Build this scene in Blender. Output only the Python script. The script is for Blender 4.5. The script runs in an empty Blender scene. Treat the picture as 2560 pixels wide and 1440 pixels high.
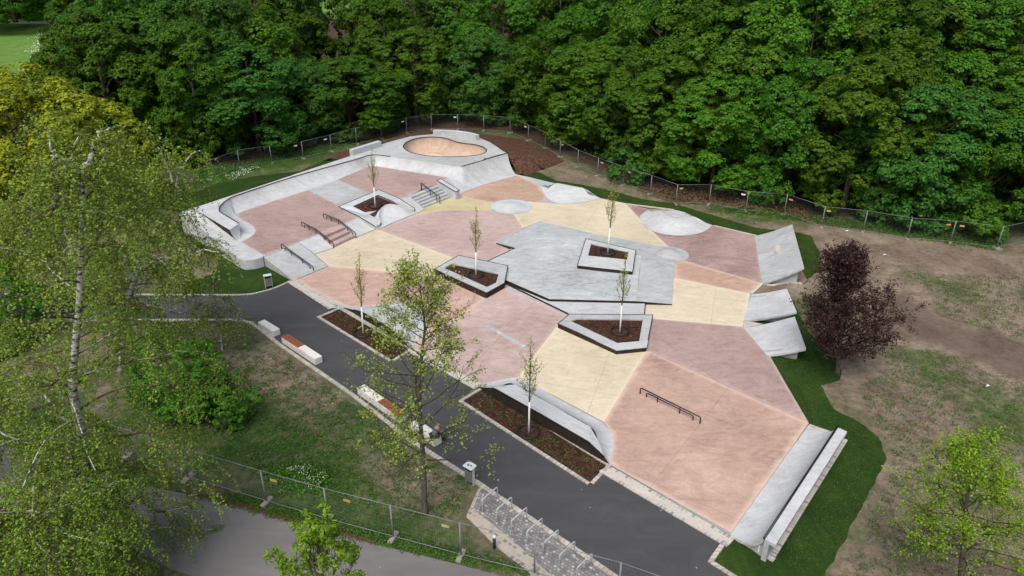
import bpy, bmesh, math, random
import numpy as np
from mathutils import Vector, Matrix
from mathutils.geometry import tessellate_polygon

random.seed(7)
SC = bpy.context.scene
COL = SC.collection

# ------------------------------------------------------------------ camera (drone, 25 m above the asphalt, looking 27 deg down)
FPX, PITCH, CAMH = 1850.0, math.radians(27.0), 25.0
CP, SP = math.cos(PITCH), math.sin(PITCH)
cam_d = bpy.data.cameras.new("camera")
cam = bpy.data.objects.new("camera", cam_d)
COL.objects.link(cam)
cam.location = (0, 0, CAMH)
cam.rotation_euler = (math.pi / 2 - PITCH, 0, 0)
cam_d.sensor_width = 36.0
cam_d.lens = FPX / 2560 * 36.0
cam_d.clip_start = 0.5
cam_d.clip_end = 3000
SC.camera = cam


def P(p, z=0.0):
    """survey point: where the sight line through photo point p meets height z"""
    x = (p[0] - 1280) / FPX
    y = (720 - p[1]) / FPX
    d = Vector((x, CP + y * SP, -SP + y * CP))
    t = (z - CAMH) / d.z
    return Vector((d.x * t, d.y * t, z))


def crop(ox, oy, s):
    return lambda *a: [(ox + a[i] / s, oy + a[i + 1] / s) for i in range(0, len(a), 2)]


C0 = crop(0, 860, 2.4615); CL = crop(0, 330, 2.619); C1 = crop(440, 280, 2.6667); C2 = crop(1080, 400, 2.4)
C3 = crop(600, 680, 2.6667); C4 = crop(1100, 840, 2.2857); C5 = crop(820, 290, 4.2667); C6 = crop(1820, 540, 3.789)
C7 = crop(1780, 1040, 3.6); C8 = crop(1280, 420, 4.5); C9 = crop(840, 440, 9.0); C10 = crop(1120, 1160, 3.282)
CB = crop(640, 740, 2.88); CF = crop(900, 0, 2.769); CN = crop(600, 1150, 3.2); CE = crop(1840, 500, 1.532)
S = lambda *a: [(a[i], a[i + 1]) for i in range(0, len(a), 2)]


def PP(pts, z=0.0):
    return [P(p, z) for p in pts]


# ------------------------------------------------------------------ object helpers
def link(name, me, parent=None):
    o = bpy.data.objects.new(name, me)
    COL.objects.link(o)
    if parent is not None:
        o.parent = parent
    return o


def tag(o, label=None, cat=None, group=None, kind=None):
    if label: o["label"] = label
    if cat: o["category"] = cat
    if group: o["group"] = group
    if kind: o["kind"] = kind
    return o


def empty(name, loc=(0, 0, 0), rz=0.0, label=None, cat=None, group=None):
    o = bpy.data.objects.new(name, None)
    COL.objects.link(o)
    o.location = loc
    o.rotation_euler = (0, 0, rz)
    o.empty_display_size = 0.2
    return tag(o, label, cat, group)


def children(o):
    return [c for c in bpy.data.objects if c.parent == o]


def copy_tree(o, parent=None, kids=None):
    c = o.copy()
    COL.objects.link(c)
    c.parent = parent
    for ch in (children(o) if kids is None else kids.get(o, [])):
        copy_tree(ch, c, kids)
    return c


class MB:
    """collects faces and links them as one mesh object"""
    def __init__(s):
        s.v, s.f, s.sm, s.a = [], [], [], None

    def add(s, vs, fs, smooth=False):
        b = len(s.v)
        s.v += [tuple(p) for p in vs]
        s.f += [tuple(i + b for i in f) for f in fs]
        s.sm += [smooth] * len(fs)

    def box(s, c, d, rz=0.0, mat=None):
        x, y, z = d[0] / 2, d[1] / 2, d[2] / 2
        vs = [Vector((sx * x, sy * y, sz * z)) for sz in (-1, 1) for sx, sy in ((-1, -1), (1, -1), (1, 1), (-1, 1))]
        R = Matrix.Rotation(rz, 3, 'Z') if mat is None else mat
        vs = [R @ v + Vector(c) for v in vs]
        s.add(vs, [(3, 2, 1, 0), (4, 5, 6, 7), (0, 1, 5, 4), (1, 2, 6, 5), (2, 3, 7, 6), (3, 0, 4, 7)])

    def bar(s, a, b, w, h):
        a, b = Vector(a), Vector(b)
        d = (b - a)
        L = d.length
        q = d.to_track_quat('X', 'Z').to_matrix()
        s.box((a + b) / 2, (L, w, h), mat=q)

    def tube(s, pts, r, n=6, caps=True, smooth=True):
        pts = [Vector(p) for p in pts]
        rs = r if isinstance(r, (list, tuple)) else [r] * len(pts)
        vs, fs = [], []
        m = len(pts)
        u = None
        for i, p in enumerate(pts):
            t = (pts[min(i + 1, m - 1)] - pts[max(i - 1, 0)])
            if t.length < 1e-9: t = Vector((0, 0, 1))
            t.normalize()
            if u is None:
                u = t.orthogonal()
            u = u - t * u.dot(t)
            if u.length < 1e-6: u = t.orthogonal()
            u.normalize()
            w = t.cross(u)
            for k in range(n):
                a = 2 * math.pi * k / n
                vs.append(p + (u * math.cos(a) + w * math.sin(a)) * rs[i])
        for i in range(m - 1):
            for k in range(n):
                k2 = (k + 1) % n
                fs.append((i * n + k, i * n + k2, (i + 1) * n + k2, (i + 1) * n + k))
        if caps:
            fs.append(tuple(reversed(range(n))))
            fs.append(tuple(range((m - 1) * n, m * n)))
        s.add(vs, fs, smooth)

    def grid(s, rows, smooth=True, close=False):
        n = len(rows[0])
        vs = [p for r in rows for p in r]
        fs = []
        for i in range(len(rows) - 1):
            for k in range(n if close else n - 1):
                k2 = (k + 1) % n
                fs.append((i * n + k, i * n + k2, (i + 1) * n + k2, (i + 1) * n + k))
        s.add(vs, fs, smooth)

    def poly(s, pts, holes=()):
        loops = [[Vector(p) for p in pts]] + [[Vector(p) for p in h] for h in holes]
        flat = [p for l in loops for p in l]
        tris = tessellate_polygon([[Vector((p.x, p.y, 0)) for p in l] for l in loops])
        fs = []
        for t in tris:
            a, b, c = (flat[i] for i in t)
            fs.append(t if (b - a).cross(c - a).z > 0 else t[::-1])
        s.add(flat, fs)

    def skirt(s, pts, zb, close=True):
        n = len(pts)
        vs = [Vector(p) for p in pts] + [Vector((p[0], p[1], zb if not callable(zb) else zb(p))) for p in pts]
        s.add(vs, [(i, (i + 1) % n, n + (i + 1) % n, n + i) for i in range(n if close else n - 1)])

    def build(s, name, mat, parent=None, inv=None):
        me = bpy.data.meshes.new(name)
        vs = s.v
        if parent is not None and inv is None:
            l = parent.location
            rz = -parent.rotation_euler.z
            if l.length > 0 or rz:
                c, q = math.cos(rz), math.sin(rz)
                vs = [((x - l.x) * c - (y - l.y) * q, (x - l.x) * q + (y - l.y) * c, z - l.z) for x, y, z in vs]
        me.from_pydata(vs, [], s.f)
        me.polygons.foreach_set("use_smooth", s.sm)
        me.update()
        for m in (mat if isinstance(mat, (list, tuple)) else [mat]):
            me.materials.append(m)
        return link(name, me, parent)


def ccw(pts):
    a = sum(pts[i - 1][0] * pts[i][1] - pts[i][0] * pts[i - 1][1] for i in range(len(pts)))
    return list(pts) if a > 0 else list(reversed(pts))


def smooth_path(pts, n=6, close=False):
    pts = [Vector(p) for p in pts]
    m = len(pts)
    out = []
    for i in range(m if close else m - 1):
        if close:
            a, b, c, d = pts[i - 1], pts[i], pts[(i + 1) % m], pts[(i + 2) % m]
        else:
            a, b, c, d = pts[max(i - 1, 0)], pts[i], pts[i + 1], pts[min(i + 2, m - 1)]
        for k in range(n):
            t = k / n
            out.append(0.5 * ((2 * b) + (c - a) * t + (2 * a - 5 * b + 4 * c - d) * t * t + (3 * b - a - 3 * c + d) * t ** 3))
    if not close: out.append(pts[-1])
    return out


def inset(pts, d):
    pts = ccw(pts)
    n = len(pts)
    out = []
    for i in range(n):
        a, b, c = Vector(pts[i - 1]).to_2d(), Vector(pts[i]).to_2d(), Vector(pts[(i + 1) % n]).to_2d()
        u, v = (b - a).normalized(), (c - b).normalized()
        nu, nv = Vector((-u.y, u.x)), Vector((-v.y, v.x))
        m = nu + nv
        k = m.length_squared
        q = m * (2 / k) if k > 0.25 else nu * 2
        if q.length > 3: q = q.normalized() * 3
        out.append(Vector((b.x + q.x * d / 1.0, b.y + q.y * d / 1.0, pts[i][2])) if k > 0.25 else Vector((b.x, b.y, pts[i][2])))
    # q above is scaled so that the offset is d on each side
    return pts, out


def sheet(name, pts, mat, holes=(), zb=None, parent=None, kind="structure", label=None, cat=None):
    m = MB()
    pts = ccw(pts)
    m.poly(pts, holes)
    if zb is not None: m.skirt(pts[::-1], zb)
    o = m.build(name, mat, parent)
    if parent is None: tag(o, label, cat, kind=kind)
    return o


def strip(name, path, w0, w1, z, mat, zb=-0.08, label=None, cat="kerb"):
    """a kerb or band along a path, from offset w0 to w1 on its left-hand side"""
    path = [Vector((p[0], p[1], 0)) for p in path]
    n = len(path)
    A, B = [], []
    for i in range(n):
        u = (path[i] - path[i - 1]).normalized() if i else (path[1] - path[0]).normalized()
        v = (path[i + 1] - path[i]).normalized() if i < n - 1 else u
        nn = Vector((-u.y - v.y, u.x + v.x, 0))
        nn = nn * (2 / max(nn.length_squared, 0.5))
        A.append(Vector((path[i].x + nn.x * w0, path[i].y + nn.y * w0, z)))
        B.append(Vector((path[i].x + nn.x * w1, path[i].y + nn.y * w1, z)))
    m = MB()
    lo = lambda q: Vector((q.x, q.y, zb))
    m.grid([[lo(q) for q in A], A, B, [lo(q) for q in B]], smooth=False)
    # per-vertex coordinates along / across for the sett pattern
    o = m.build(name, mat)
    L = [0.0]
    for i in range(1, n): L.append(L[-1] + (path[i] - path[i - 1]).length)
    uv = o.data.uv_layers.new(name="along")
    W = [w0, w0, w1, w1]
    for lp in o.data.loops:
        r, k = divmod(lp.vertex_index, n)
        uv.data[lp.index].uv = (L[k], W[r] + (0.05 if r in (0, 3) else 0))
    tag(o, label, cat, kind="structure")
    return o


# ------------------------------------------------------------------ materials
def lin(h):
    out = []
    for i in (0, 2, 4):
        c = int(h[i:i + 2], 16) / 255
        out.append(c / 12.92 if c <= 0.04045 else ((c + 0.055) / 1.055) ** 2.4)
    return tuple(out) + (1.0,)


def mulc(c, k):
    return tuple(x * k for x in c[:3]) + (1.0,)


class NT:
    def __init__(s, name):
        s.m = bpy.data.materials.new(name)
        s.m.use_nodes = True
        s.t = s.m.node_tree
        s.b = s.t.nodes["Principled BSDF"]
        s.out = s.t.nodes["Material Output"]

    def n(s, typ, **k):
        o = s.t.nodes.new(typ)
        for a, b in k.items(): setattr(o, a, b)
        return o

    def l(s, a, b):
        s.t.links.new(a, b)

    def pos(s, kind="Position"):
        if kind == "Position":
            return s.n("ShaderNodeNewGeometry").outputs["Position"]
        return s.n("ShaderNodeTexCoord").outputs[kind]

    def noise(s, vec, scale, detail=4, rough=0.55, dist=0.0, stretch=None):
        if stretch:
            mp = s.n("ShaderNodeMapping")
            mp.inputs["Scale"].default_value = stretch[:3]
            if len(stretch) > 3: mp.inputs["Rotation"].default_value = (0, 0, stretch[3])
            s.l(vec, mp.inputs[0])
            vec = mp.outputs[0]
        o = s.n("ShaderNodeTexNoise")
        o.inputs["Scale"].default_value = scale
        o.inputs["Detail"].default_value = detail
        o.inputs["Roughness"].default_value = rough
        o.inputs["Distortion"].default_value = dist
        s.l(vec, o.inputs["Vector"])
        return o.outputs["Fac"]

    def ramp(s, fac, stops, interp='LINEAR'):
        r = s.n("ShaderNodeValToRGB")
        r.color_ramp.interpolation = interp
        e = r.color_ramp.elements
        while len(e) < len(stops): e.new(0.5)
        for i, (p, c) in enumerate(stops):
            e[i].position = p
            e[i].color = c if len(c) == 4 else tuple(c) + (1,)
        s.l(fac, r.inputs[0])
        return r.outputs[0]

    def mix(s, fac, a, b, mode='MIX'):
        o = s.n("ShaderNodeMix", data_type='RGBA', blend_type=mode)
        for sock, v in ((o.inputs[0], fac), (o.inputs[6], a), (o.inputs[7], b)):
            if isinstance(v, (int, float)): sock.default_value = v
            elif isinstance(v, tuple): sock.default_value = v
            else: s.l(v, sock)
        return o.outputs[2]

    def math(s, op, a, b=None, c=None):
        o = s.n("ShaderNodeMath", operation=op)
        o.use_clamp = False
        for i, v in enumerate((a, b, c)):
            if v is None: continue
            if isinstance(v, (int, float)): o.inputs[i].default_value = v
            else: s.l(v, o.inputs[i])
        return o.outputs[0]

    def attr(s, name):
        return s.n("ShaderNodeAttribute", attribute_name=name).outputs["Fac"]

    def fin(s, col, rough=0.8, spec=0.3, bump=None, bstr=0.3, bdist=0.02, metal=0.0):
        if isinstance(col, tuple): s.b.inputs["Base Color"].default_value = col
        else: s.l(col, s.b.inputs["Base Color"])
        if isinstance(rough, (int, float)): s.b.inputs["Roughness"].default_value = rough
        else: s.l(rough, s.b.inputs["Roughness"])
        s.b.inputs["Specular IOR Level"].default_value = spec
        s.b.inputs["Metallic"].default_value = metal
        if bump is not None:
            bn = s.n("ShaderNodeBump")
            bn.inputs["Strength"].default_value = bstr
            bn.inputs["Distance"].default_value = bdist
            s.l(bump, bn.inputs["Height"])
            s.l(bn.outputs[0], s.b.inputs["Normal"])
        return s.m


W3 = (1, 1, 1, 1)
G = lambda k: (k, k, k, 1)


def concrete(name, c, var=0.16, seed=0.0, edge=None, joints=None, stains=0.5):
    var *= 1.45
    t = NT(name)
    mp = t.n("ShaderNodeMapping")
    mp.inputs["Location"].default_value = (seed * 13.7, seed * 7.1, 0)
    t.l(t.pos(), mp.inputs[0])
    v = mp.outputs[0]
    big = t.noise(v, 0.16, 5, 0.6, 0.6)
    mid = t.noise(v, 0.55, 6, 0.65, 1.6, (1.0, 2.4, 1, 0.5 + seed))
    sw = t.noise(v, 1.9, 6, 0.7, 2.2, (1, 1.8, 1, 1.2 + seed))
    fine = t.noise(v, 9.0, 3, 0.7)
    k = t.math('ADD', t.math('MULTIPLY', big, 0.28), t.math('MULTIPLY', mid, 0.34))
    k = t.math('ADD', k, t.math('MULTIPLY', sw, 0.28))
    k = t.math('ADD', k, t.math('MULTIPLY', fine, 0.10))
    col = t.ramp(k, [(0.40, (c[0] * (1 - var * 1.25), c[1] * (1 - var * 1.5), c[2] * (1 - var * 1.5), 1)), (0.475, mulc(c, 1 - var * 0.45)), (0.525, c), (0.60, tuple(min(0.9, x * (1 + var * 0.8)) for x in c[:3]))])
    # trowel swirls: pale thin veins
    ve = t.noise(v, 0.9, 4, 0.6, 3.0)
    vein = t.ramp(t.math('ABSOLUTE', t.math('SUBTRACT', ve, 0.5)), [(0.0, G(1)), (0.025, G(0))])
    fm = t.ramp(t.noise(v, 0.3, 2), [(0.5, G(0)), (0.7, G(1))])
    vf = t.math('MULTIPLY', t.math('MULTIPLY', vein, fm), 0.35)
    col = t.mix(vf, col, tuple(min(0.85, x * 1.25 + 0.03) for x in c[:3]) + (1,))
    # darker damp patches
    st = t.ramp(t.noise(v, 0.32, 6, 0.7, 0.8), [(0.52, G(0)), (0.68, G(stains))])
    col = t.mix(t.math('MULTIPLY', st, 0.58), col, (c[0] * .74, c[1] * .68, c[2] * .68, 1))
    if edge is not None:
        ef = t.math('MULTIPLY', t.attr("edge"), 1.0)
        ef = t.math('ADD', ef, t.math('MULTIPLY', t.math('SUBTRACT', t.noise(v, 1.3, 4, 0.7), 0.5), 0.7))
        em = t.ramp(ef, [(0.45, G(0)), (1.0, G(0.75))])
        col = t.mix(em, col, edge)
    if joints:
        jx, jy, jr = joints
        mp2 = t.n("ShaderNodeMapping")
        mp2.inputs["Rotation"].default_value = (0, 0, jr)
        t.l(t.pos(), mp2.inputs[0])
        sx = t.n("ShaderNodeSeparateXYZ")
        t.l(mp2.outputs[0], sx.inputs[0])
        for o, s in ((0, jx), (1, jy)):
            fr = t.math('FRACT', t.math('DIVIDE', sx.outputs[o], s))
            dd = t.math('MULTIPLY', t.math('MINIMUM', fr, t.math('SUBTRACT', 1.0, fr)), s)
            jm = t.math('LESS_THAN', dd, 0.018)
            col = t.mix(t.math('MULTIPLY', jm, 0.5), col, mulc(c, 0.5))
    rough = t.ramp(big, [(0.3, G(0.62)), (0.7, G(0.85))])
    return t.fin(col, rough, 0.3, bump=fine, bstr=0.15, bdist=0.01)


M = {}
M['white_concrete'] = concrete("white concrete", lin('b3b8bb'), 0.13, 1.3, stains=0.75)
M['grey_concrete'] = concrete("grey concrete", lin('a6abad'), 0.17, 2.1, stains=0.75)
M['pad_concrete'] = concrete("blue grey concrete", lin('a9b0b3'), 0.20, 3.7, stains=0.8)
M['block_concrete'] = concrete("cast concrete", lin('d4d4d0'), 0.08, 4.4, stains=0.3)
M['kerb_concrete'] = concrete("band concrete", lin('b5b1a7'), 0.12, 5.2, stains=0.4)
M['salmon'] = concrete("salmon concrete", lin('b2988c'), 0.15, 6.1, edge=lin('ccb6a8'), joints=(6.1, 7.3, 0.2))
M['orange'] = concrete("orange concrete", lin('ae9588'), 0.17, 7.3, edge=lin('c9b3a6'), joints=(5.3, 6.7, 0.62))
M['rust'] = concrete("rust concrete", lin('ae9483'), 0.18, 8.9, edge=lin('c4ad9f'))
M['pink'] = concrete("pink concrete", lin('9e8985'), 0.18, 9.4, edge=lin('b6a19a'), stains=0.75, joints=(5.7, 6.9, 1.1))
M['rose'] = concrete("rose concrete", lin('ae9b96'), 0.16, 10.2, edge=lin('bda79f'), joints=(6.3, 5.6, 0.45))
M['mauve'] = concrete("mauve concrete", lin('998380'), 0.22, 11.7, edge=lin('b29a95'), stains=0.85, joints=(6.0, 6.6, 0.9))
M['yellow'] = concrete("pale yellow concrete", lin('c3baa3'), 0.12, 12.4, edge=lin('cdc4ab'), joints=(5.9, 7.1, 0.3))
M['olive'] = concrete("mustard concrete", lin('b6ad88'), 0.13, 13.8, edge=lin('c0b894'))
M['tan_bowl'] = concrete("tan bowl concrete", lin('b8a291'), 0.16, 14.1)


def plain(name, c, rough=0.5, spec=0.4, metal=0.0, var=0.15, scale=6.0):
    t = NT(name)
    k = t.noise(t.pos(), scale, 4, 0.6)
    col = t.ramp(k, [(0.3, mulc(c, 1 - var)), (0.7, mulc(c, 1 + var))])
    return t.fin(col, rough, spec, metal=metal)


M['black_steel'] = plain("black steel", (0.012, 0.012, 0.016, 1), 0.4, 0.4)
M['dark_steel'] = plain("weathered dark steel", (0.030, 0.022, 0.018, 1), 0.75, 0.2, var=0.4, scale=2.5)
M['galv'] = plain("galvanised steel", (0.55, 0.58, 0.60, 1), 0.45, 0.5, metal=0.35)
M['fence_steel'] = plain("dull galvanised steel", (0.185, 0.20, 0.21, 1), 0.6, 0.3)
M['foot'] = plain("grey recycled foot", (0.25, 0.235, 0.22, 1), 0.9, 0.2, scale=14)
M['yellow_plate'] = plain("yellow plate", (0.45, 0.37, 0.15, 1), 0.5)
M['orange_plate'] = plain("orange plate", (0.45, 0.23, 0.06, 1), 0.5)
M['white_plate'] = plain("white plate", (0.75, 0.75, 0.74, 1), 0.5)
M['wood'] = plain("oiled hardwood", lin('8a5640'), 0.6, 0.3, var=0.3, scale=9)
M['bin_body'] = plain("brushed bin steel", (0.22, 0.22, 0.23, 1), 0.45, 0.5, metal=0.4)
M['pale_steel'] = plain("pale steel lid", (0.55, 0.62, 0.66, 1), 0.4, 0.5)
M['black_plastic'] = plain("black plastic", (0.012, 0.012, 0.014, 1), 0.55)
M['white_paint'] = plain("lime wash", (0.78, 0.78, 0.76, 1), 0.8, 0.2, scale=8)
M['flower'] = plain("white petals", (0.7, 0.7, 0.66, 1), 0.8)
M['litter_white'] = plain("white litter", (0.7, 0.7, 0.68, 1), 0.7)
M['litter_black'] = plain("dark litter", (0.03, 0.03, 0.04, 1), 0.7)
M['skin'] = plain("skin", lin('b5836c'), 0.6)
M['hair'] = plain("brown hair", lin('4a3424'), 0.7)
M['shirt'] = plain("grey blue shirt", lin('59626d'), 0.85)
M['trousers'] = plain("black trousers", (0.012, 0.014, 0.02, 1), 0.85)
M['shoe'] = plain("black shoes", (0.015, 0.015, 0.015, 1), 0.6)
M['sole'] = plain("white sole", (0.6, 0.6, 0.6, 1), 0.6)


def asphalt(name, c, warm):
    t = NT(name)
    v = t.pos()
    k = t.noise(v, 0.5, 4, 0.6, 0.2, (0.5, 2.0, 1, 0.60))
    f = t.noise(v, 24, 2, 0.8)
    col = t.ramp(k, [(0.35, mulc(c, 0.88)), (0.5, c), (0.66, mulc(c, 1.15))])
    col = t.mix(t.math('MULTIPLY', f, 0.35), col, mulc(c, 1.7))
    sp = t.ramp(t.noise(v, 3.0, 6, 0.75), [(0.66, G(0)), (0.76, G(0.5))])
    col = t.mix(sp, col, mulc(warm, 1.0))
    du = t.ramp(t.noise(v, 0.35, 5, 0.7, 1.0), [(0.52, G(0)), (0.70, G(0.4))])
    col = t.mix(du, col, mulc(warm, 0.9))
    vo = t.n("ShaderNodeTexVoronoi")
    vo.inputs["Scale"].default_value = 0.9
    t.l(v, vo.inputs["Vector"])
    col = t.mix(t.math('LESS_THAN', vo.outputs["Distance"], 0.035), col, (0.32, 0.26, 0.18, 1))
    return t.fin(col, 0.85, 0.25, bump=f, bstr=0.25, bdist=0.01)


M['asphalt'] = asphalt("new asphalt", (0.050, 0.052, 0.056, 1), (0.10, 0.098, 0.095, 1))
M['old_asphalt'] = asphalt("old path asphalt", (0.132, 0.130, 0.129, 1), (0.20, 0.185, 0.165, 1))


def mulch(name, c):
    t = NT(name)
    v = t.pos()
    vo = t.n("ShaderNodeTexVoronoi")
    vo.inputs["Scale"].default_value = 7.5
    t.l(v, vo.inputs["Vector"])
    col = t.mix(0.75, mulc(c, 0.8), t.ramp(vo.outputs["Color"], [(0.0, mulc(c, 0.25)), (0.55, c), (0.9, mulc(c, 1.9)), (1.0, (0.20, 0.115, 0.07, 1))]))
    g = t.ramp(t.noise(v, 1.4, 6, 0.75), [(0.64, G(0)), (0.76, G(0.5))])
    col = t.mix(t.math('MULTIPLY', g, t.noise(v, 9, 3, 0.7)), col, (0.055, 0.085, 0.018, 1))
    return t.fin(col, 0.95, 0.1, bump=vo.outputs["Distance"], bstr=0.8, bdist=0.05)


M['mulch'] = mulch("bark mulch", (0.050, 0.026, 0.018, 1))


def turf(name, c):
    t = NT(name)
    v = t.pos()
    a = t.noise(v, 0.35, 5, 0.6, 0.5)
    b = t.noise(v, 6, 5, 0.75)
    st = t.noise(v, 0.9, 3, 0.5, 0.2, (3.2, 0.4, 1, 0.6))
    k = t.math('ADD', t.math('MULTIPLY', a, 0.45), t.math('ADD', t.math('MULTIPLY', b, 0.33), t.math('MULTIPLY', st, 0.22)))
    col = t.ramp(k, [(0.32, mulc(c, 0.45)), (0.5, c), (0.66, tuple(x * y for x, y in zip(c, (2.1, 1.55, 1.2))) + (1,) if len(c) == 3 else (c[0] * 2.1, c[1] * 1.55, c[2] * 1.2, 1))])
    ye = t.ramp(t.noise(v, 0.8, 5, 0.7), [(0.54, G(0)), (0.74, G(0.55))])
    col = t.mix(ye, col, (c[0] * 3.2, c[1] * 1.8, c[2] * 1.5, 1))
    return t.fin(col, 0.95, 0.1, bump=b, bstr=0.8, bdist=0.06)


M['mulch_mound'] = mulch("reddish bark mulch", (0.085, 0.046, 0.032, 1))
M['turf'] = turf("fresh turf", (0.020, 0.047, 0.009, 1))


def sett(name, bw, bh, joint, cols, uv=None, mort=(0.30, 0.28, 0.24, 1), off=0.5):
    t = NT(name)
    if uv:
        v = t.n("ShaderNodeUVMap", uv_map=uv).outputs[0]
    else:
        mp = t.n("ShaderNodeMapping")
        mp.inputs["Rotation"].default_value = (0, 0, 0.70)
        t.l(t.pos(), mp.inputs[0])
        v = mp.outputs[0]
    wob = t.n("ShaderNodeTexNoise")
    wob.inputs["Scale"].default_value = 5.0
    t.l(v, wob.inputs["Vector"])
    vm = t.n("ShaderNodeVectorMath", operation='MULTIPLY_ADD')
    vm.inputs[1].default_value = (0.06, 0.06, 0)
    t.l(wob.outputs["Color"], vm.inputs[0])
    t.l(v, vm.inputs[2])
    br = t.n("ShaderNodeTexBrick")
    br.offset = off
    br.inputs["Scale"].default_value = 1.0
    br.inputs["Brick Width"].default_value = bw
    br.inputs["Row Height"].default_value = bh
    br.inputs["Mortar Size"].default_value = joint
    br.inputs["Mortar Smooth"].default_value = 0.3
    br.inputs["Color1"].default_value = (0, 0, 0, 1)
    br.inputs["Color2"].default_value = (1, 1, 1, 1)
    br.inputs["Mortar"].default_value = (0.5, 0.5, 0.5, 1)
    t.l(vm.outputs[0], br.inputs["Vector"])
    col = t.ramp(br.outputs["Color"], [(i / (len(cols) - 1), c) for i, c in enumerate(cols)])
    col = t.mix(t.math('MULTIPLY', t.noise(t.pos(), 8, 3), 0.4), col, mulc(cols[len(cols) // 2], 0.7))
    col = t.mix(br.outputs["Fac"], col, mort)
    inv = t.math('SUBTRACT', 1.0, br.outputs["Fac"])
    return t.fin(col, 0.8, 0.3, bump=inv, bstr=0.6, bdist=0.02)


GR = [(0.12, 0.125, 0.135, 1), (0.20, 0.20, 0.205, 1), (0.27, 0.265, 0.26, 1), (0.24, 0.245, 0.26, 1), (0.47, 0.45, 0.44, 1)]
M['kerb_setts'] = sett("granite kerb setts", 0.24, 0.6, 0.02, [(0.30, 0.28, 0.25, 1), (0.42, 0.40, 0.36, 1), (0.50, 0.47, 0.42, 1), (0.36, 0.35, 0.34, 1)], uv="along", mort=(0.20, 0.19, 0.17, 1), off=0)
M['band_setts'] = sett("single row of dark and pale setts", 0.20, 0.6, 0.03, [(0.16, 0.17, 0.18, 1), (0.38, 0.37, 0.35, 1), (0.50, 0.48, 0.45, 1), (0.42, 0.40, 0.38, 1)], uv="along", mort=(0.50, 0.48, 0.44, 1), off=0)
M['setts'] = sett("grey granite setts", 0.17, 0.155, 0.014, GR, mort=(0.085, 0.083, 0.08, 1))
M['border_setts'] = sett("setts in pale mortar", 0.28, 0.25, 0.055, [(0.13, 0.135, 0.14, 1), (0.25, 0.25, 0.25, 1), (0.42, 0.36, 0.28, 1), (0.44, 0.38, 0.30, 1)], mort=(0.38, 0.35, 0.305, 1))
t = NT("brick patterned concrete")
M['paver_concrete'] = sett("pale slab pavers", 0.62, 0.21, 0.010, [lin('aaafb2'), lin('b9bec0'), lin('b4b9bb')], mort=lin('999ea0'))


def ground_mat():
    t = NT("lawn and bare soil")
    v = t.pos()
    dirt, lit, lush = t.attr("dirt"), t.attr("litter"), t.attr("lush")
    g1 = t.noise(v, 0.5, 5, 0.65, 0.6)
    g2 = t.noise(v, 5.0, 5, 0.8)
    k = t.math('ADD', t.math('MULTIPLY', g1, 0.5), t.math('MULTIPLY', g2, 0.5))
    grass = t.ramp(k, [(0.32, (0.016, 0.034, 0.008, 1)), (0.5, (0.040, 0.078, 0.018, 1)), (0.66, (0.095, 0.135, 0.040, 1))])
    bright = t.ramp(k, [(0.32, (0.055, 0.13, 0.022, 1)), (0.6, (0.13, 0.24, 0.05, 1))])
    grass = t.mix(lush, grass, bright)
    s = t.noise(v, 0.33, 6, 0.7, 0.7)
    s2 = t.noise(v, 3.2, 5, 0.75)
    kk = t.math('ADD', t.math('MULTIPLY', s, 0.6), t.math('MULTIPLY', s2, 0.4))
    soil = t.ramp(kk, [(0.34, (0.070, 0.051, 0.040, 1)), (0.45, (0.155, 0.120, 0.093, 1)), (0.57, (0.240, 0.193, 0.150, 1)), (0.7, (0.34, 0.285, 0.23, 1))])
    p = t.noise(v, 0.24, 5, 0.65, 0.8)
    p2 = t.noise(v, 2.6, 6, 0.8)
    pn = t.math('ADD', t.math('MULTIPLY', p, 0.5), t.math('MULTIPLY', p2, 0.5))
    soil = t.mix(t.ramp(dirt, [(0.80, G(0)), (0.98, G(0.55)), (1.0, G(0.6))]), soil, (0.085, 0.062, 0.050, 1))
    # grass where the patch noise exceeds the share of bare soil
    df = t.math('SUBTRACT', t.math('ADD', t.math('MULTIPLY', dirt, 0.46), 0.27), pn)
    dm = t.ramp(t.math('ADD', t.math('MULTIPLY', df, 5.0), 0.5), [(0.0, G(0)), (1.0, G(1))])
    col = t.mix(dm, grass, soil)
    leaf = t.ramp(t.math('ADD', t.math('MULTIPLY', p2, 0.6), t.math('MULTIPLY', g2, 0.4)), [(0.36, (0.014, 0.010, 0.008, 1)), (0.5, (0.055, 0.036, 0.026, 1)), (0.66, (0.16, 0.11, 0.08, 1))])
    lm = t.ramp(t.math('ADD', lit, t.math('MULTIPLY', t.math('SUBTRACT', p, 0.5), 0.6)), [(0.4, G(0)), (0.62, G(1))])
    col = t.mix(lm, col, leaf)
    return t.fin(col, 0.95, 0.1, bump=t.math('ADD', g2, p2), bstr=0.7, bdist=0.08)


M['ground'] = ground_mat()


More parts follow.
